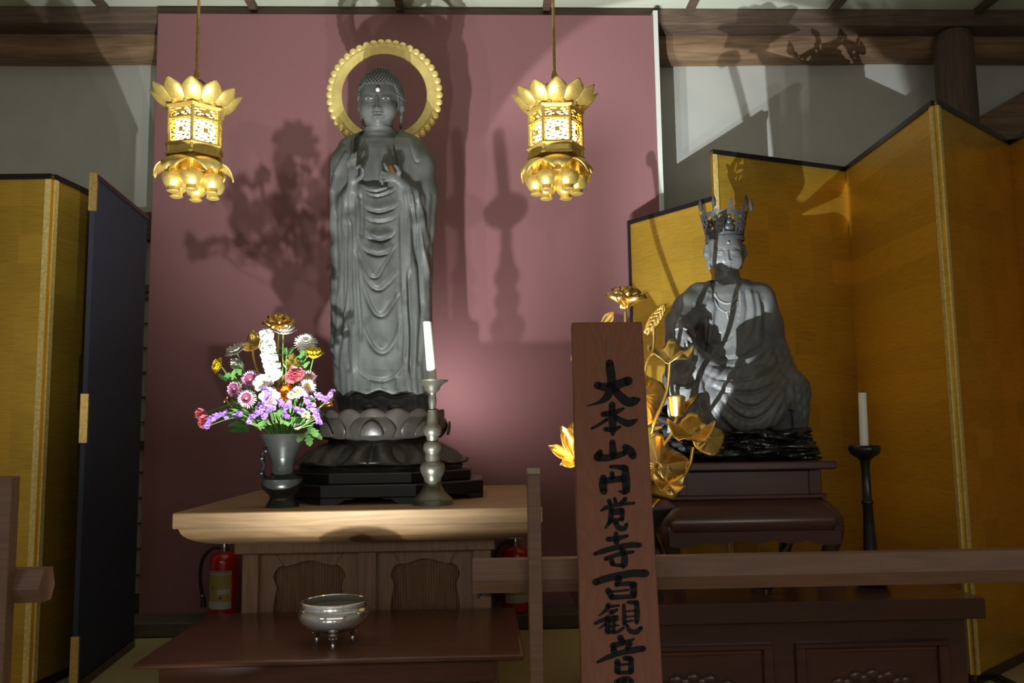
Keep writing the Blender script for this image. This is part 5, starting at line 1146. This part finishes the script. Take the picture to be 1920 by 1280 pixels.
for i in range(NA):
    a = (i + .5) / NA * 2 * PI - PI; top_ = crown_h(a)
    for j in range(NV):
        v = (j + .5) / NV
        if v > top_: continue
        s_ = math.sin(a * 21 + 2.2 * math.sin(v * 17)) + math.sin(v * 38 + 2.5 * math.sin(a * 9)) * 0.9 + 0.4 * math.sin(a * 47 - v * 30)
        rim = v > top_ - .10 or v < .09 or abs(abs(a) - .62) < .05 or abs(abs(a) - 1.25) < .05 or abs(abs(a) - 1.9) < .05
        arch = abs(a) < .30 and .10 < v < .62 * (1 - (abs(a) / .34) ** 2.2 * 0.8)
        edge = abs(a) < .38 and v < .66 and not arch and (abs(a) > .28 or v > .52)
        keep = (s_ > -0.05 or rim or edge) and not arch
        if keep: cells[i, j] = 1
idx = {}
def vid(i, j, w_):
    key = (i % NA, j, w_)
    if key not in idx: idx[key] = len(m.v); m.v.append(crown_pt(i / NA * 2 * PI - PI, j / NV, .0025 * w_))
    return idx[key]
for (i, j) in cells:
    m.f.append((vid(i, j, 0), vid(i + 1, j, 0), vid(i + 1, j + 1, 0), vid(i, j + 1, 0))); m.f.append((vid(i, j, 1), vid(i, j + 1, 1), vid(i + 1, j + 1, 1), vid(i + 1, j, 1)))
    for di, dj, e in ((-1, 0, ((i, j), (i, j + 1))), (1, 0, ((i + 1, j + 1), (i + 1, j))), (0, -1, ((i + 1, j), (i, j))), (0, 1, ((i, j + 1), (i + 1, j + 1)))):
        if ((i + di) % NA, j + dj) not in cells: (p0, q0), (p1, q1) = e; m.f.append((vid(p0, q0, 0), vid(p1, q1, 0), vid(p1, q1, 1), vid(p0, q0, 1)))
m.build('pierced_crown', MT['crown'], kan, smooth=30)
for a in (-1.25, -.62, .62, 1.25):
    q = crown_pt(a, .93 if abs(a) < 1 else .9, -.004); MB().lathe([(0, -.02), (.006, -.016), (.009, 0), (.006, .014), (.002, .024), (0, .032)], q[0], q[1], q[2], 10).build('crown_flame', MT['crown'], kan)
mf = MB(); q = crown_pt(0, .12, .0); mf.ball((q[0], q[1] + .010, q[2] + .016), .017, 12, 8, (1.15, .7, .9)); mf.ball((q[0], q[1] + .008, q[2] + .036), .012, 12, 8, (1, .8, 1.2)); mf.ball((q[0], q[1] + .006, q[2] + .054), .0088, 10, 8); mf.build('crown_figure', MT['crown'], kan)
mf = MB().ball((CC[0], CC[1] + .01, cb + .03), .045, 16, 10, (1, 1, .8)); mf.ball((CC[0], CC[1] + .015, cb + .07), .026, 12, 8, (1, 1, 1.3)); mf.build('hair_topknot', MT['statue2'], kan)

# ================================================================== black rock under the seated statue
rk0 = T(1215, 860, -.27); rg = np.random.default_rng(11)
ztop_r = float(RB[2]) + .015
fr = Field((float(P(1205, 800, 2.8)[0]), QY - .29, UZ - .002), (float(P(1548, 800, 2.8)[0]), QY + .20, ztop_r + .10), 0.0062)
fr.ell((float(T(1390, 850)[0]), QY - .03, UZ + .03), (.25, .15, .045), .02)
fr.ell((float(T(1385, 830)[0]), QY + .02, UZ + .07), (.22, .13, .05), .02)
for i in range(150):
    a = rg.uniform(0, 2 * PI); side = rg.uniform(0, 1); cx = float(T(1385, 840)[0]) + math.cos(a) * rg.uniform(.16, .27); cy = QY - .02 + math.sin(a) * rg.uniform(.10, .19)
    cz = UZ + rg.uniform(.008, .105); lx, ly, lz = rg.uniform(.035, .085), rg.uniform(.02, .05), rg.uniform(.006, .013); t = rg.uniform(-.35, .35); ca, sa = math.cos(t), math.sin(t); b = rg.uniform(-.16, .16)
    fr.ell((cx, cy, cz), (lx, ly, lz), .006, rot=((ca, sa, b), (-sa, ca, 0), (-b, 0, 1)))
for i in range(26):
    fr.ell((float(P(rg.uniform(1222, 1300), 800, 2.86)[0]), QY - rg.uniform(.05, .2), float(P(1250, rg.uniform(760, 848), 2.85)[2])), (rg.uniform(.025, .05), .03, rg.uniform(.006, .012)), .005, rot=((.93, 0, rg.uniform(-.4, .4)), (0, 1, 0), (rg.uniform(-.4, .4), 0, .93)))
for x, y, l in ((1500, 838, .07), (1505, 850, .06), (1515, 848, .045), (1512, 858, .06), (1480, 835, .08)):
    fr.ell(T(x, y, -.16), (l, .05, .007), .004)
V, Q = fr.surface(); rd = thing('rock_seat', 'black carved layered rock that the crowned statue sits on', 'pedestal', (float(RB[0]), QY, UZ))
me = np_mesh('rock_body', V - np.array(OFF['rock_seat']), Q); me.materials.append(MT['rock']); me.set_sharp_from_angle(angle=math.radians(30)); link('rock_body', me, rd, OFF['rock_seat'])

# ================================================================== fresh flowers in the dark vase
def frame(n):
    n = Vector(n).normalized(); t = n.orthogonal().normalized() if abs(n.z) > .95 else Vector((0, 0, 1)).cross(n).normalized(); return n, t, n.cross(t)
def V3(q): return Vector((float(q[0]), float(q[1]), float(q[2])))
def blade(m, c, n, t, b, a, r0, r1, w_, lift, curl, seg=3, tip=.25, notch=False):
    """one petal: leaves the centre at angle a, from r0 to r1, rises with lift, curls at its end"""
    d = t * math.cos(a) + b * math.sin(a); s_ = n.cross(d); L, R = [], []
    for i in range(seg + 1):
        u = i / seg; rr = r0 + (r1 - r0) * u; h = lift * u + curl * u * u; ww = w_ * (0.55 + 0.9 * u - 0.45 * u ** 3) * (1 if u < 1 else tip / .5)
        p = c + d * rr + n * h; L.append(p + s_ * ww * .5 - n * 0.10 * ww); R.append(p - s_ * ww * .5 - n * 0.10 * ww)
    k = seg + 1; m.add([tuple(q) for q in L + R], [(i, i + 1, k + i + 1, k + i) for i in range(seg)])
def stem_to(c, n, sag=0.0, r=.0022, mouth=None):
    e = Vector((VX + RNG.uniform(-.025, .025), VY + RNG.uniform(-.02, .02), VZ - .05)); mth = Vector((VX + max(-.05, min(.05, (c.x - VX) * .45)), VY + RNG.uniform(-.03, .0), VZ + .012))
    mid = (c + mth) / 2 + Vector((0, 0, sag)); return MB().tube(crom([tuple(c - n * .004), tuple(mid), tuple(mth), tuple(e)], 5), r, 6)
def mum_leaf(m, p, d, up, L, w_):
    """lobed leaf"""
    d = Vector(d).normalized(); s_ = d.cross(Vector(up)).normalized(); nn = s_.cross(d); out = [(0, .10), (.18, .55), (.30, .42), (.48, 1.0), (.60, .62), (.78, .70), (.88, .40), (1, .03)]
    v = [tuple(p + d * L * u - nn * .18 * L * u * u) for u, q in out]; n0 = len(out)
    v += [tuple(p + d * L * u + s_ * w_ * q - nn * (.18 * L * u * u - .12 * w_ * q)) for u, q in out] + [tuple(p + d * L * u - s_ * w_ * q - nn * (.18 * L * u * u - .12 * w_ * q)) for u, q in out]
    m.add(v, [(i, i + 1, n0 + i + 1, n0 + i) for i in range(n0 - 1)] + [(i + 1, i, 2 * n0 + i, 2 * n0 + i + 1) for i in range(n0 - 1)])
kf = VY / FOC
def daisy(name, label, cat, x, y, rp, dy, n, petal, eye, cnt=18, layers=2, lift=.25, curl=-.1, wid_=1.0, eyer=.28, sag=0.0, leaf=True, group=None, inner=None):
    c = V3(P(x, y, VY + dy)); n, t, b = frame(n); R = rp * kf; f = thing(name, label, cat, tuple(c), group); m = MB()
    for l in range(layers):
        k = 1 - (.17 if layers > 2 else .22) * l; cn = max(6, int(cnt * (1 - .12 * l)))
        for i in range(cn):
            a = 2 * PI * (i + .5 * l + RNG.uniform(-.15, .15)) / cn; blade(m, c + n * R * .05 * l, n, t, b, a, R * .12, R * k * RNG.uniform(.9, 1.06), R * wid_ * 2 * PI / cn * .60, R * (lift + (.17 if layers > 2 else .28) * l), R * curl)
    m.build('petals', MT['f_' + petal], f, smooth=60, fix=False)
    if inner:
        m = MB()
        for l in range(3):
            for i in range(cnt): blade(m, c + n * R * (.10 + .05 * l), n, t, b, 2 * PI * (i + .33 * l) / cnt, R * .1, R * (.82 - .16 * l), R * 2 * PI / cnt * .42, R * (lift + .04 + .05 * l), R * curl)
        m.build('inner_petals', MT['f_' + inner], f, smooth=60, fix=False)
    if eye: MB().ball(c + n * R * (.05 + lift * .25), R * eyer, 10, 6, (1, 1, 1)).build('flower_eye', MT['f_' + eye], f)
    m = stem_to(c, n, sag); m.build('stem', MT['f_stem'], f)
    if leaf:
        for k in range(3):
            m = MB(); u = .12 + .2 * k; q = c - n * .01 + (Vector((VX, VY, VZ)) - c) * u; mum_leaf(m, q, (math.cos(k * 2.3 + x) * .9, -.55, RNG.uniform(-.4, .5)), (0, -.5, 1), .040, .014)
            m.build('leaf', MT['f_leaf'], f, smooth=60, fix=False)
    return f
FR = (0.0, -1, .15); W_ = 'flower'
daisy('white_chrysanthemum', 'white chrysanthemum seen from below, under the brown-gold lotus at the top of the bouquet', W_, 531, 626, 24, .01, (.15, -.35, .9), 'white', None, 20, 3, .30, .10, 1.2)
daisy('white_chrysanthemum', 'white shaggy chrysanthemum at upper right of the bouquet, above the yellow one', W_, 573, 642, 22, .02, (.25, -.9, .45), 'white', None, 24, 5, .06, -.12, .95)
daisy('yellow_chrysanthemum', 'yellow chrysanthemum opening upward at the right of the bouquet, under the white shaggy one', W_, 587, 671, 20, -.01, (.1, -.35, .9), 'yellow', 'browneye', 18, 2, .45, .10, 1.3)
daisy('white_chrysanthemum', 'dull white chrysanthemum at upper left of the bouquet', W_, 444, 660, 22, .03, (-.3, -.5, .8), 'cream', None, 14, 2, .35, -.15, 1.0)
daisy('white_chrysanthemum', 'dull white chrysanthemum facing down, just under another at the upper left', W_, 446, 681, 15, .05, (-.2, -.6, -.5), 'cream', None, 14, 2, .2, 0, 1.3, leaf=False)
daisy('yellow_chrysanthemum', 'yellow chrysanthemum at the far left of the bouquet, turned away left', W_, 414, 687, 16, .0, (-.75, -.55, .25), 'yellow', None, 15, 3, .35, .05, 1.3)
daisy('purple_chrysanthemum', 'dark purple pale-tipped chrysanthemum with green eye, upper one left of the white spike foot', W_, 470, 712, 19, -.01, (-.05, -.95, .25), 'lilac', 'limeeye', 24, 2, .12, -.05, 1.0, .2, inner='purple')
daisy('purple_chrysanthemum', 'dark purple chrysanthemum with green eye, leftmost of the three purple ones', W_, 441, 729, 17, -.02, (-.35, -.9, .1), 'lilac', 'limeeye', 22, 2, .12, -.05, 1.0, .2, inner='purple')
daisy('purple_chrysanthemum', 'lilac-tipped purple chrysanthemum with bright green eye, lowest of the three purple ones', W_, 463, 747, 18, -.05, (-.05, -1, .1), 'palepink', 'limeeye', 26, 2, .10, -.05, 1.0, .22, inner='purple')
daisy('pink_daisy', 'lilac pink daisy tucked beside the pink carnation at the right', W_, 577, 709, 17, -.005, (.25, -.85, .4), 'lilac', 'yeye', 22, 2, .15, -.05, 1.0, .25, leaf=False)
daisy('pink_daisy', 'pale pink and white daisy with yellow eye at the right, under the lilac pink daisy', W_, 577, 724, 16, -.03, (.2, -.95, .2), 'palepink', 'yeye', 22, 2, .15, -.05, 1.1, .27, leaf=False)
daisy('orange_gerbera', 'orange gerbera with dark brown eye near the middle of the bouquet', W_, 538, 735, 17, -.02, (-.1, -.95, -.1), 'orange', 'browneye', 26, 3, .12, -.04, 1.1, .3)
daisy('white_daisy', 'white daisy with yellow eye just right of the orange gerbera', W_, 558, 734, 12.5, -.05, (.05, -1, .15), 'white', 'yeye', 14, 2, .10, -.05, 1.3, .30, leaf=False)
daisy('white_daisy', 'smaller white daisy with yellow eye overlapping the foot of the orange gerbera', W_, 546, 741, 8, -.065, (-.05, -1, 0), 'white', 'yeye', 12, 1, .10, -.05, 1.3, .36, leaf=False)
daisy('white_daisy', 'small white daisy low at the right among the green stems, above the vase rim', W_, 573, 779, 9, -.05, (.2, -.85, .4), 'white', 'yeye', 12, 1, .3, .05, 1.3, .30, leaf=False)
daisy('white_daisy', 'tiny white daisy just above the right of the vase rim', W_, 557, 800, 7, -.05, (.2, -.85, .3), 'white', 'yeye', 12, 1, .3, .05, 1.3, .32, leaf=False)
daisy('white_daisy', 'small closed white daisy among the purple clusters at the right', W_, 582, 748, 6, -.05, (.2, -.85, .5), 'white', None, 10, 2, .6, .1, 1.4, leaf=False)
daisy('peruvian_lily', 'pale pink lily bloom just under the foot of the white flower spike', W_, 494, 718, 19, -.04, (0, -.95, .2), 'palepink', 'limeeye', 6, 2, .35, -.15, 1.15, .12, leaf=False)
daisy('peruvian_lily', 'large pale pink lily bloom in the middle of the bouquet, left of the orange gerbera', W_, 507, 744, 20, -.06, (.0, -.95, .15), 'palepink', 'limeeye', 6, 2, .35, -.15, 1.15, .12, leaf=False)
def puff(name, label, blobs_, col, dy, sag=0.0, stem=True, cat='flower'):
    """carnation: a ruffled head"""
    x0, y0, r0 = blobs_[0]; c0 = V3(P(x0, y0, VY + dy)); f = thing(name, label, cat, tuple(c0)); m = MB()
    for x, y, rp in blobs_:
        c = V3(P(x, y, VY + dy)); R = rp * kf; n, t, b = frame((.1, -.8, .5))
        for l in range(5):
            for i in range(12 - l): blade(m, c + n * R * (.16 * l - .1), n, t, b, 2 * PI * (i + .4 * l + RNG.uniform(-.3, .3)) / (12 - l), R * .05, R * (1 - .16 * l) * RNG.uniform(.85, 1.1), R * .62, R * (.15 + .16 * l), R * RNG.uniform(-.25, .2), 3, .7)
    m.build('petals', MT['f_' + col], f, smooth=60, fix=False); stem_to(c0, Vector((0, -.3, .9)), sag).build('stem', MT['f_stem'], f); return f
puff('pink_carnation', 'pink ruffled carnation at the right of the bouquet under the yellow chrysanthemum', [(553, 704, 17), (545, 707, 11), (562, 701, 11)], 'pink', -.02)
puff('coral_carnation', 'coral pink carnation hanging out at the far left on a long bent stem', [(384, 791, 12), (390, 787, 9)], 'coral', -.05, .045)
puff('coral_carnation', 'smaller coral carnation bud at the far left tip, above the hanging coral one', [(376, 776, 10)], 'coral', -.05, .055)
# white stock spike
f = thing('white_stock', 'tall white flower spike at the centre top of the bouquet', 'flower', tuple(P(500, 660, VY - .03))); m = MB()
for i in range(62):
    u = i / 61; x = 497 + 17 * u + RNG.uniform(-11, 11) * (.65 + .4 * u); y = 622 + 84 * u + RNG.uniform(-3, 3); c = V3(P(x, y, VY - .03 - .012 * math.cos((x - 497 - 17 * u) * .12) + RNG.uniform(-.006, .006))); n, t, b = frame((RNG.uniform(-.6, .6), -1, RNG.uniform(-.3, .6)))
    for l in range(2):
        for k in range(5): blade(m, c + n * .003 * l, n, t, b, 2 * PI * (k + .5 * l) / 5 + RNG.uniform(-.2, .2), .001, .0135 - .004 * l, .0125, .003 + .004 * l, -.002, 2, .7)
m.build('florets', MT['f_white'], f, smooth=60, fix=False); stem_to(V3(P(512, 700, VY - .02)), Vector((0, -.2, 1)), 0, .003).build('stem', MT['f_stem'], f)
# statice sprigs
SP = [((487, 777), (500, 742)), ((468, 789), (480, 772)), ((494, 780), (512, 763)), ((573, 741), (580, 764)), ((594, 738), (611, 752)), ((614, 749), (624, 735)), ((587, 761), (596, 780)), ((592, 778), (600, 792)), ((532, 766), (540, 757)), ((551, 766), (567, 771)), ((497, 728), (505, 738)), ((440, 779), (450, 776)), ((424, 773), (422, 779)), ((399, 783), (410, 776)), ((386, 798), (394, 785)), ((523, 752), (528, 757)), ((488, 757), (484, 763)), ((533, 776), (540, 782))]
WH = ['left of the small pink lily', 'low at the left by the leafy stem', 'under the large pale lily', 'right of the white daisy', 'upper right, rising left', 'topmost at the right edge', 'at right, below the closed daisy', 'lowest at the right edge', 'small, below the gerbera', 'lying flat below the daisies', 'between the two pale lilies', 'on the long bent stem', 'small, on the long bent stem near its middle', 'beside the coral carnations', 'under the coral carnation tip', 'tiny, right of the large pale lily', 'tiny, left of the large pale lily', 'tiny, low near the bouquet centre']
for ((xa_, ya_), (xb_, yb_)), wh in zip(SP, WH):
    dy = -.065 + RNG.uniform(-.008, .008); c = V3(P(xa_, ya_, VY + dy)); f = thing('statice_sprig', 'violet statice sprig ' + wh, 'flower', tuple(c)); m = MB(); L = math.hypot(xb_ - xa_, yb_ - ya_); nn = max(7, int(L * .7))
    for i in range(nn):
        u = i / (nn - 1); q = V3(P(xa_ + (xb_ - xa_) * u + RNG.uniform(-3, 3), ya_ + (yb_ - ya_) * u + RNG.uniform(-3, 3), VY + dy + RNG.uniform(-.006, .006))); n, t, b = frame((RNG.uniform(-1, 1), -1, RNG.uniform(-.5, 1)))
        for k in range(5): blade(m, q, n, t, b, 2 * PI * k / 5 + RNG.uniform(-.3, .3), .0, .0078, .0075, .004, -.001, 2, .8)
    m.build('florets', MT['f_statice'], f, smooth=60, fix=False); stem_to(c, Vector((0, -.2, .6)), .035 if xa_ < 430 else .0, .0014).build('stem', MT['f_stem'], f)
# leafy stems filling the bouquet
LV = [(470, 800, (-.9, -.3, .25), .065, .022, 'large lobed leaf spray over the left of the vase rim'), (520, 775, (-.2, -.6, .6), .05, .022, 'round-leaved spray at the centre above the vase'), (545, 795, (.3, -.6, .5), .05, .02, 'leafy spray right of centre above the vase'), (580, 805, (.6, -.5, -.6), .05, .016, 'leafy spray drooping over the right of the vase rim'), (500, 800, (.1, -.7, .6), .045, .018, 'leafy spray just left of centre above the vase'), (455, 765, (-.8, -.3, .3), .05, .018, 'dark leaf spray at the left under the purple chrysanthemums'), (560, 690, (.3, -.5, .5), .045, .016, 'leaf spray between the yellow chrysanthemum and the pink carnation'), (440, 705, (-.5, -.4, .4), .045, .016, 'leaf spray at the left under the dull white chrysanthemum'), (535, 660, (.2, -.5, .6), .04, .014, 'leaf spray right of the white flower spike')]
for x, y, d, L, w_, lab in LV:
    c = V3(P(x, y, VY - .035)); f = thing('leaf_spray', 'green ' + lab, 'foliage', tuple(c)); top_ = c + Vector((d[0] * .02, 0, .02)); stem_to(top_, Vector((0, 0, 1)), 0, .002).build('stem', MT['f_stem'], f)
    for k in range(6):
        m = MB(); q = c + Vector((RNG.uniform(-.022, .022), RNG.uniform(-.02, .02), RNG.uniform(-.02, .025))); mum_leaf(m, q, (d[0] + RNG.uniform(-.8, .8), d[1] + RNG.uniform(-.3, .3), d[2] + RNG.uniform(-.3, .5)), (0, -.6, 1), L * RNG.uniform(.7, 1.1), w_ * RNG.uniform(.8, 1.2)); m.build('leaf', MT['f_leaf'] if k % 2 else MT['f_stem'], f, smooth=60, fix=False)
f = thing('green_stems', 'bundle of thin green stems fanning up out of the dark vase', 'foliage', (VX, VY, VZ)); m = MB()
for i in range(26):
    x = 478 + 122 * i / 25 + RNG.uniform(-4, 4); y = RNG.uniform(745, 790); c = V3(P(x, y, VY - RNG.uniform(.0, .06))); m.v += []; s_ = stem_to(c, Vector((0, -.2, 1)), 0, .0018); m.add(s_.v, s_.f)
tag(m.build('stems', MT['f_stem'], f), kind='stuff')

# ================================================================== gilt lotus ornaments
def petal_shell(m, c, n, d, L, w_, cup, curl, nu=5, nv=6):
    """cupped lotus petal leaving c along d, its hollow side facing n"""
    d = Vector(d).normalized(); n = Vector(n); n = (n - d * n.dot(d)).normalized(); s_ = d.cross(n); g = []
    for i in range(nu):
        u = i / (nu - 1) * 2 - 1; row = []
        for j in range(nv):
            v = j / (nv - 1); ww = w_ * (.32 + 1.35 * v - 1.62 * v ** 3.2 + .0) * (1 if v < .99 else .05 / .05); row.append(tuple(c + d * L * v + s_ * ww * u * .5 + n * (cup * w_ * (u * u) * .5 + curl * L * v * v)))
        g.append(row)
    return m.grid(g)
def lotus_leaf(m, c, n, R, cup, wave, kw, ph, rib=14, fold=0.0, roll=0.0, up=None):
    n, t, b = frame(n); g = []; NR, NT = 8, 56
    if roll: t, b = t * math.cos(roll) + b * math.sin(roll), b * math.cos(roll) - t * math.sin(roll)
    for j in range(NR):
        q = (j + .02) / (NR - 1); row = []
        for i in range(NT):
            a = 2 * PI * i / NT; rr = R * q * (1 + .08 * q * math.sin(kw * a + ph)); h = cup * R * q * q + wave * R * q ** 2.5 * math.sin(kw * a + ph) + .05 * R * q * abs(math.sin(a * rib / 2)); X_, Y_ = rr * math.cos(a), rr * math.sin(a); h += fold * abs(X_)
            row.append(tuple(c + t * X_ * (1 - .35 * min(1, abs(fold))) + b * Y_ + n * h))
        g.append(row)
    return m.grid(g, closed_v=True)
GM = MT['foilgold']
def G(x, y, Y): return V3(P(x, y, Y))
sp = thing('gilt_lotus_spray', 'gilt metal spray of lotus blooms and leaves behind the sign board', 'ornament', tuple(P(1205, 950, 2.56)))
def gpart(name, m, t=.0012, parent=None):
    o = m.build(name, GM, parent or sp, smooth=45, fix=False); 
    if t: solid(o, t, 0)
    return o
def bloom(x, y, Y, L, par, n=(.05, -.25, .95), spread=1.0, dirs=None):
    c = G(x, y, Y); nn, t, b = frame(n)
    for l, (cnt, ang, ln) in enumerate(((6, .98, 1.0), (6, .66, 1.0), (4, .28, .95))):
        for i in range(cnt):
            a = 2 * PI * (i + .5 * l) / cnt + .2; d = (t * math.cos(a) + b * math.sin(a)) * math.sin(ang * spread) + nn * math.cos(ang * spread)
            gpart('lotus_petal', petal_shell(MB(), c, nn, d, L * ln, L * .74, .55, -.06), .0012, par)
    gpart('seed_head', MB().lathe([(0, .0), (L * .12, .002), (L * .28, L * .42), (L * .22, L * .46), (0, L * .45)], c.x, c.y, c.z, 14), 0, par)
SPY = 2.56
bloom(1172, 580, SPY, 47 * SPY / FOC, sp)
c = G(1138, 604, SPY); gpart('lotus_bud', petal_shell(MB(), G(1128, 612, SPY), Vector((.2, -1, .2)), (.62, 0, .75), 34 * SPY / FOC, 24 * SPY / FOC, .4, .05))
# left bloom beside the sign
c = G(1082, 866, SPY)
for d, L, w_ in (((-.90, -.15, .42), 64, 22), ((-.50, -.1, .95), 74, 26), ((-.15, .2, 1), 72, 34), ((-.75, -.4, -.12), 40, 20), ((.3, .1, 1), 66, 34), ((.6, -.2, .6), 50, 28), ((-.1, -.6, .8), 60, 30)):
    gpart('lotus_petal', petal_shell(MB(), c, Vector((.25, -1.0, .55)), d, L * SPY / FOC, w_ * SPY / FOC * 1.5, .5, .05))
gpart('lotus_bud', MB().ball(G(1074, 671, SPY), .008, 10, 8, (1, 1, 1.6)), 0)
# textured upright leaf
d = G(1246, 572, SPY) - G(1210, 626, SPY); m = MB(); nn = Vector((-.25, -1, .1)); dd_ = d.normalized(); nn = (nn - dd_ * nn.dot(dd_)).normalized(); ss = dd_.cross(nn); g = []
for i in range(17):
    u = i / 16 * 2 - 1; row = []
    for j in range(25):
        v = j / 24; ww = 40 * SPY / FOC * (.35 + 1.9 * v - 2.15 * v ** 2.4) * .62; row.append(tuple(G(1210, 626, SPY) + d * v + ss * ww * u * .5 + nn * (.004 * abs(math.sin(v * 22 + abs(u) * 4)) + .004 * (1 - u * u))))
    g.append(row)
gpart('seed_leaf', m.grid(g))
gpart('lotus_leaf', lotus_leaf(MB(), G(1256, 672, SPY + .025), (-.05, -.42, .9), 42 * SPY / FOC, .30, .22, 5, 1.0))
gpart('lotus_leaf', lotus_leaf(MB(), G(1206, 742, SPY), (.35, -.9, .15), 52 * SPY / FOC, -.20, .10, 4, .4, 18))
gpart('lotus_leaf', lotus_leaf(MB(), G(1296, 818, SPY - .05), (-.10, -.50, .86), 44 * SPY / FOC, .25, .22, 4, 2.0, fold=.25))
gpart('lotus_leaf', lotus_leaf(MB(), G(1330, 822, SPY - .06), (.15, -.90, .45), 31 * SPY / FOC, -.22, .14, 3, .2, 16))
gpart('lotus_leaf', lotus_leaf(MB(), G(1234, 874, SPY - .04), (.25, -.93, .25), 60 * SPY / FOC, -.18, .14, 5, .9, 18))
gpart('lotus_leaf', lotus_leaf(MB(), G(1252, 906, SPY - .06), (.1, -.62, .78), 30 * SPY / FOC, .2, .25, 6, .2, 16))
# closed bud with one open petal
c = G(1270, 782, SPY - .04); gpart('lotus_bud', MB().lathe([(.003, 0), (.020, .004), (.024, .022), (.026, .045), (.027, .062), (.018, .067), (0, .068)], c.x, c.y, c.z, 12), 0)
gpart('lotus_petal', petal_shell(MB(), c + Vector((.008, 0, 0)), Vector((-.6, -.3, .6)), (.62, -.1, .78), 52 * SPY / FOC, 24 * SPY / FOC, .5, -.1))
for pts in ([(1172, 584), (1174, 640), (1185, 760), (1205, 900), (1207, 960)], [(1226, 610), (1224, 655), (1210, 690), (1200, 800), (1205, 950)], [(1256, 678), (1250, 735), (1225, 800), (1212, 880), (1208, 955)], [(1269, 783), (1258, 815), (1238, 845), (1218, 900), (1210, 955)],
            [(1300, 838), (1292, 875), (1268, 912), (1235, 938), (1214, 962)], [(1082, 868), (1086, 910), (1110, 950), (1170, 975), (1200, 968)], [(1138, 612), (1150, 660), (1180, 800), (1204, 950)], [(1228, 890), (1222, 920), (1210, 960)], [(1206, 745), (1200, 800), (1204, 950)], [(1076, 676), (1090, 740), (1150, 850), (1202, 955)]):
    gpart('gilt_stem', MB().tube(crom([tuple(G(x, y, SPY - .005)) for x, y in pts], 6), .0055, 8), 0)
# dark vase of the spray
vx = P(1205, 950, SPY); vz = float(vx[2])
vv = thing('flower_vase', 'dark vase hidden behind the sign board, holding the gilt lotus spray', 'vase', (float(vx[0]), SPY, RZ))
h = vz - RZ
MB().lathe([(0.0, h - .06), (.03, h - .05), (.082, h - .004), (.090, h), (.092, h - .004), (.060, h - .04), (.036, h - .08), (.034, h * .5), (.058, h * .34), (.060, h * .26), (.034, h * .14), (.050, .02), (.055, 0)], float(vx[0]), SPY, RZ, 36).build('vase_body', MT['bronze'], vv)
# the pair of it among the fresh flowers
LY = VY + .05; sp2 = thing('gilt_lotus_spray', 'brown-gold lotus spray half hidden among the fresh flowers of the dark vase', 'ornament', (VX, VY + .03, VZ))
bloom(524, 622, LY - .04, 36 * LY / FOC, sp2, (.05, -.45, .88))
gpart('lotus_leaf', lotus_leaf(MB(), G(474, 646, LY), (-.3, -.8, .4), 19 * LY / FOC, .25, .25, 4, .3), .0012, sp2)
gpart('seed_spike', MB().tube(crom([tuple(G(x, y, LY)) for x, y in ((486, 634), (480, 626), (472, 620))], 6), [.008] * 6 + [.007] * 6 + [.003], 8), 0, sp2)
gpart('lotus_leaf', lotus_leaf(MB(), G(549, 682, LY - .06), (.2, -.8, .5), 17 * LY / FOC, .2, .3, 4, 1.3), .0012, sp2)
gpart('lotus_leaf', lotus_leaf(MB(), G(536, 716, LY - .05), (.2, -.8, .5), 13 * LY / FOC, .2, .3, 4, .5), .0012, sp2)
c = G(602, 758, LY - .06)
for d in ((1, -.2, .15), (.9, -.4, -.25), (.7, -.1, .6), (.95, -.5, .0)): gpart('lotus_petal', petal_shell(MB(), c, Vector((-.2, -.5, .8)), d, 26 * LY / FOC, 17 * LY / FOC, .5, .12), .0012, sp2)
gpart('gold_bead_spray', MB().ball(G(426, 745, LY), .005, 8, 6).ball(G(421, 752, LY), .005, 8, 6).ball(G(428, 757, LY), .004, 8, 6).tube([tuple(G(423, 748, LY)), tuple(G(440, 770, LY)), tuple(G(500, 815, LY - .04))], .0012, 5), 0, sp2)
for pts in ([(522, 624), (520, 700), (528, 800), (531, 830)], [(474, 650), (476, 672), (484, 700), (505, 770), (528, 830)], [(549, 686), (542, 730), (532, 830)], [(602, 760), (580, 785), (545, 815), (534, 835)], [(536, 720), (534, 770), (531, 830)]):
    gpart('gilt_stem', MB().tube(crom([tuple(G(x, y, LY - .02)) for x, y in pts], 6), .004, 7), 0, sp2)

# repeats carry their group
GROUPS = {'flower': 'fresh flowers in the dark vase', 'foliage': 'green leaves and stems in the dark vase', 'screen': 'gold folding screens', 'candle': 'white altar candles', 'barrier': 'wooden barriers'}
for o in list(bpy.data.objects):
    c = o.get('category')
    if c in GROUPS and not o.get('group'): o['group'] = GROUPS[c]
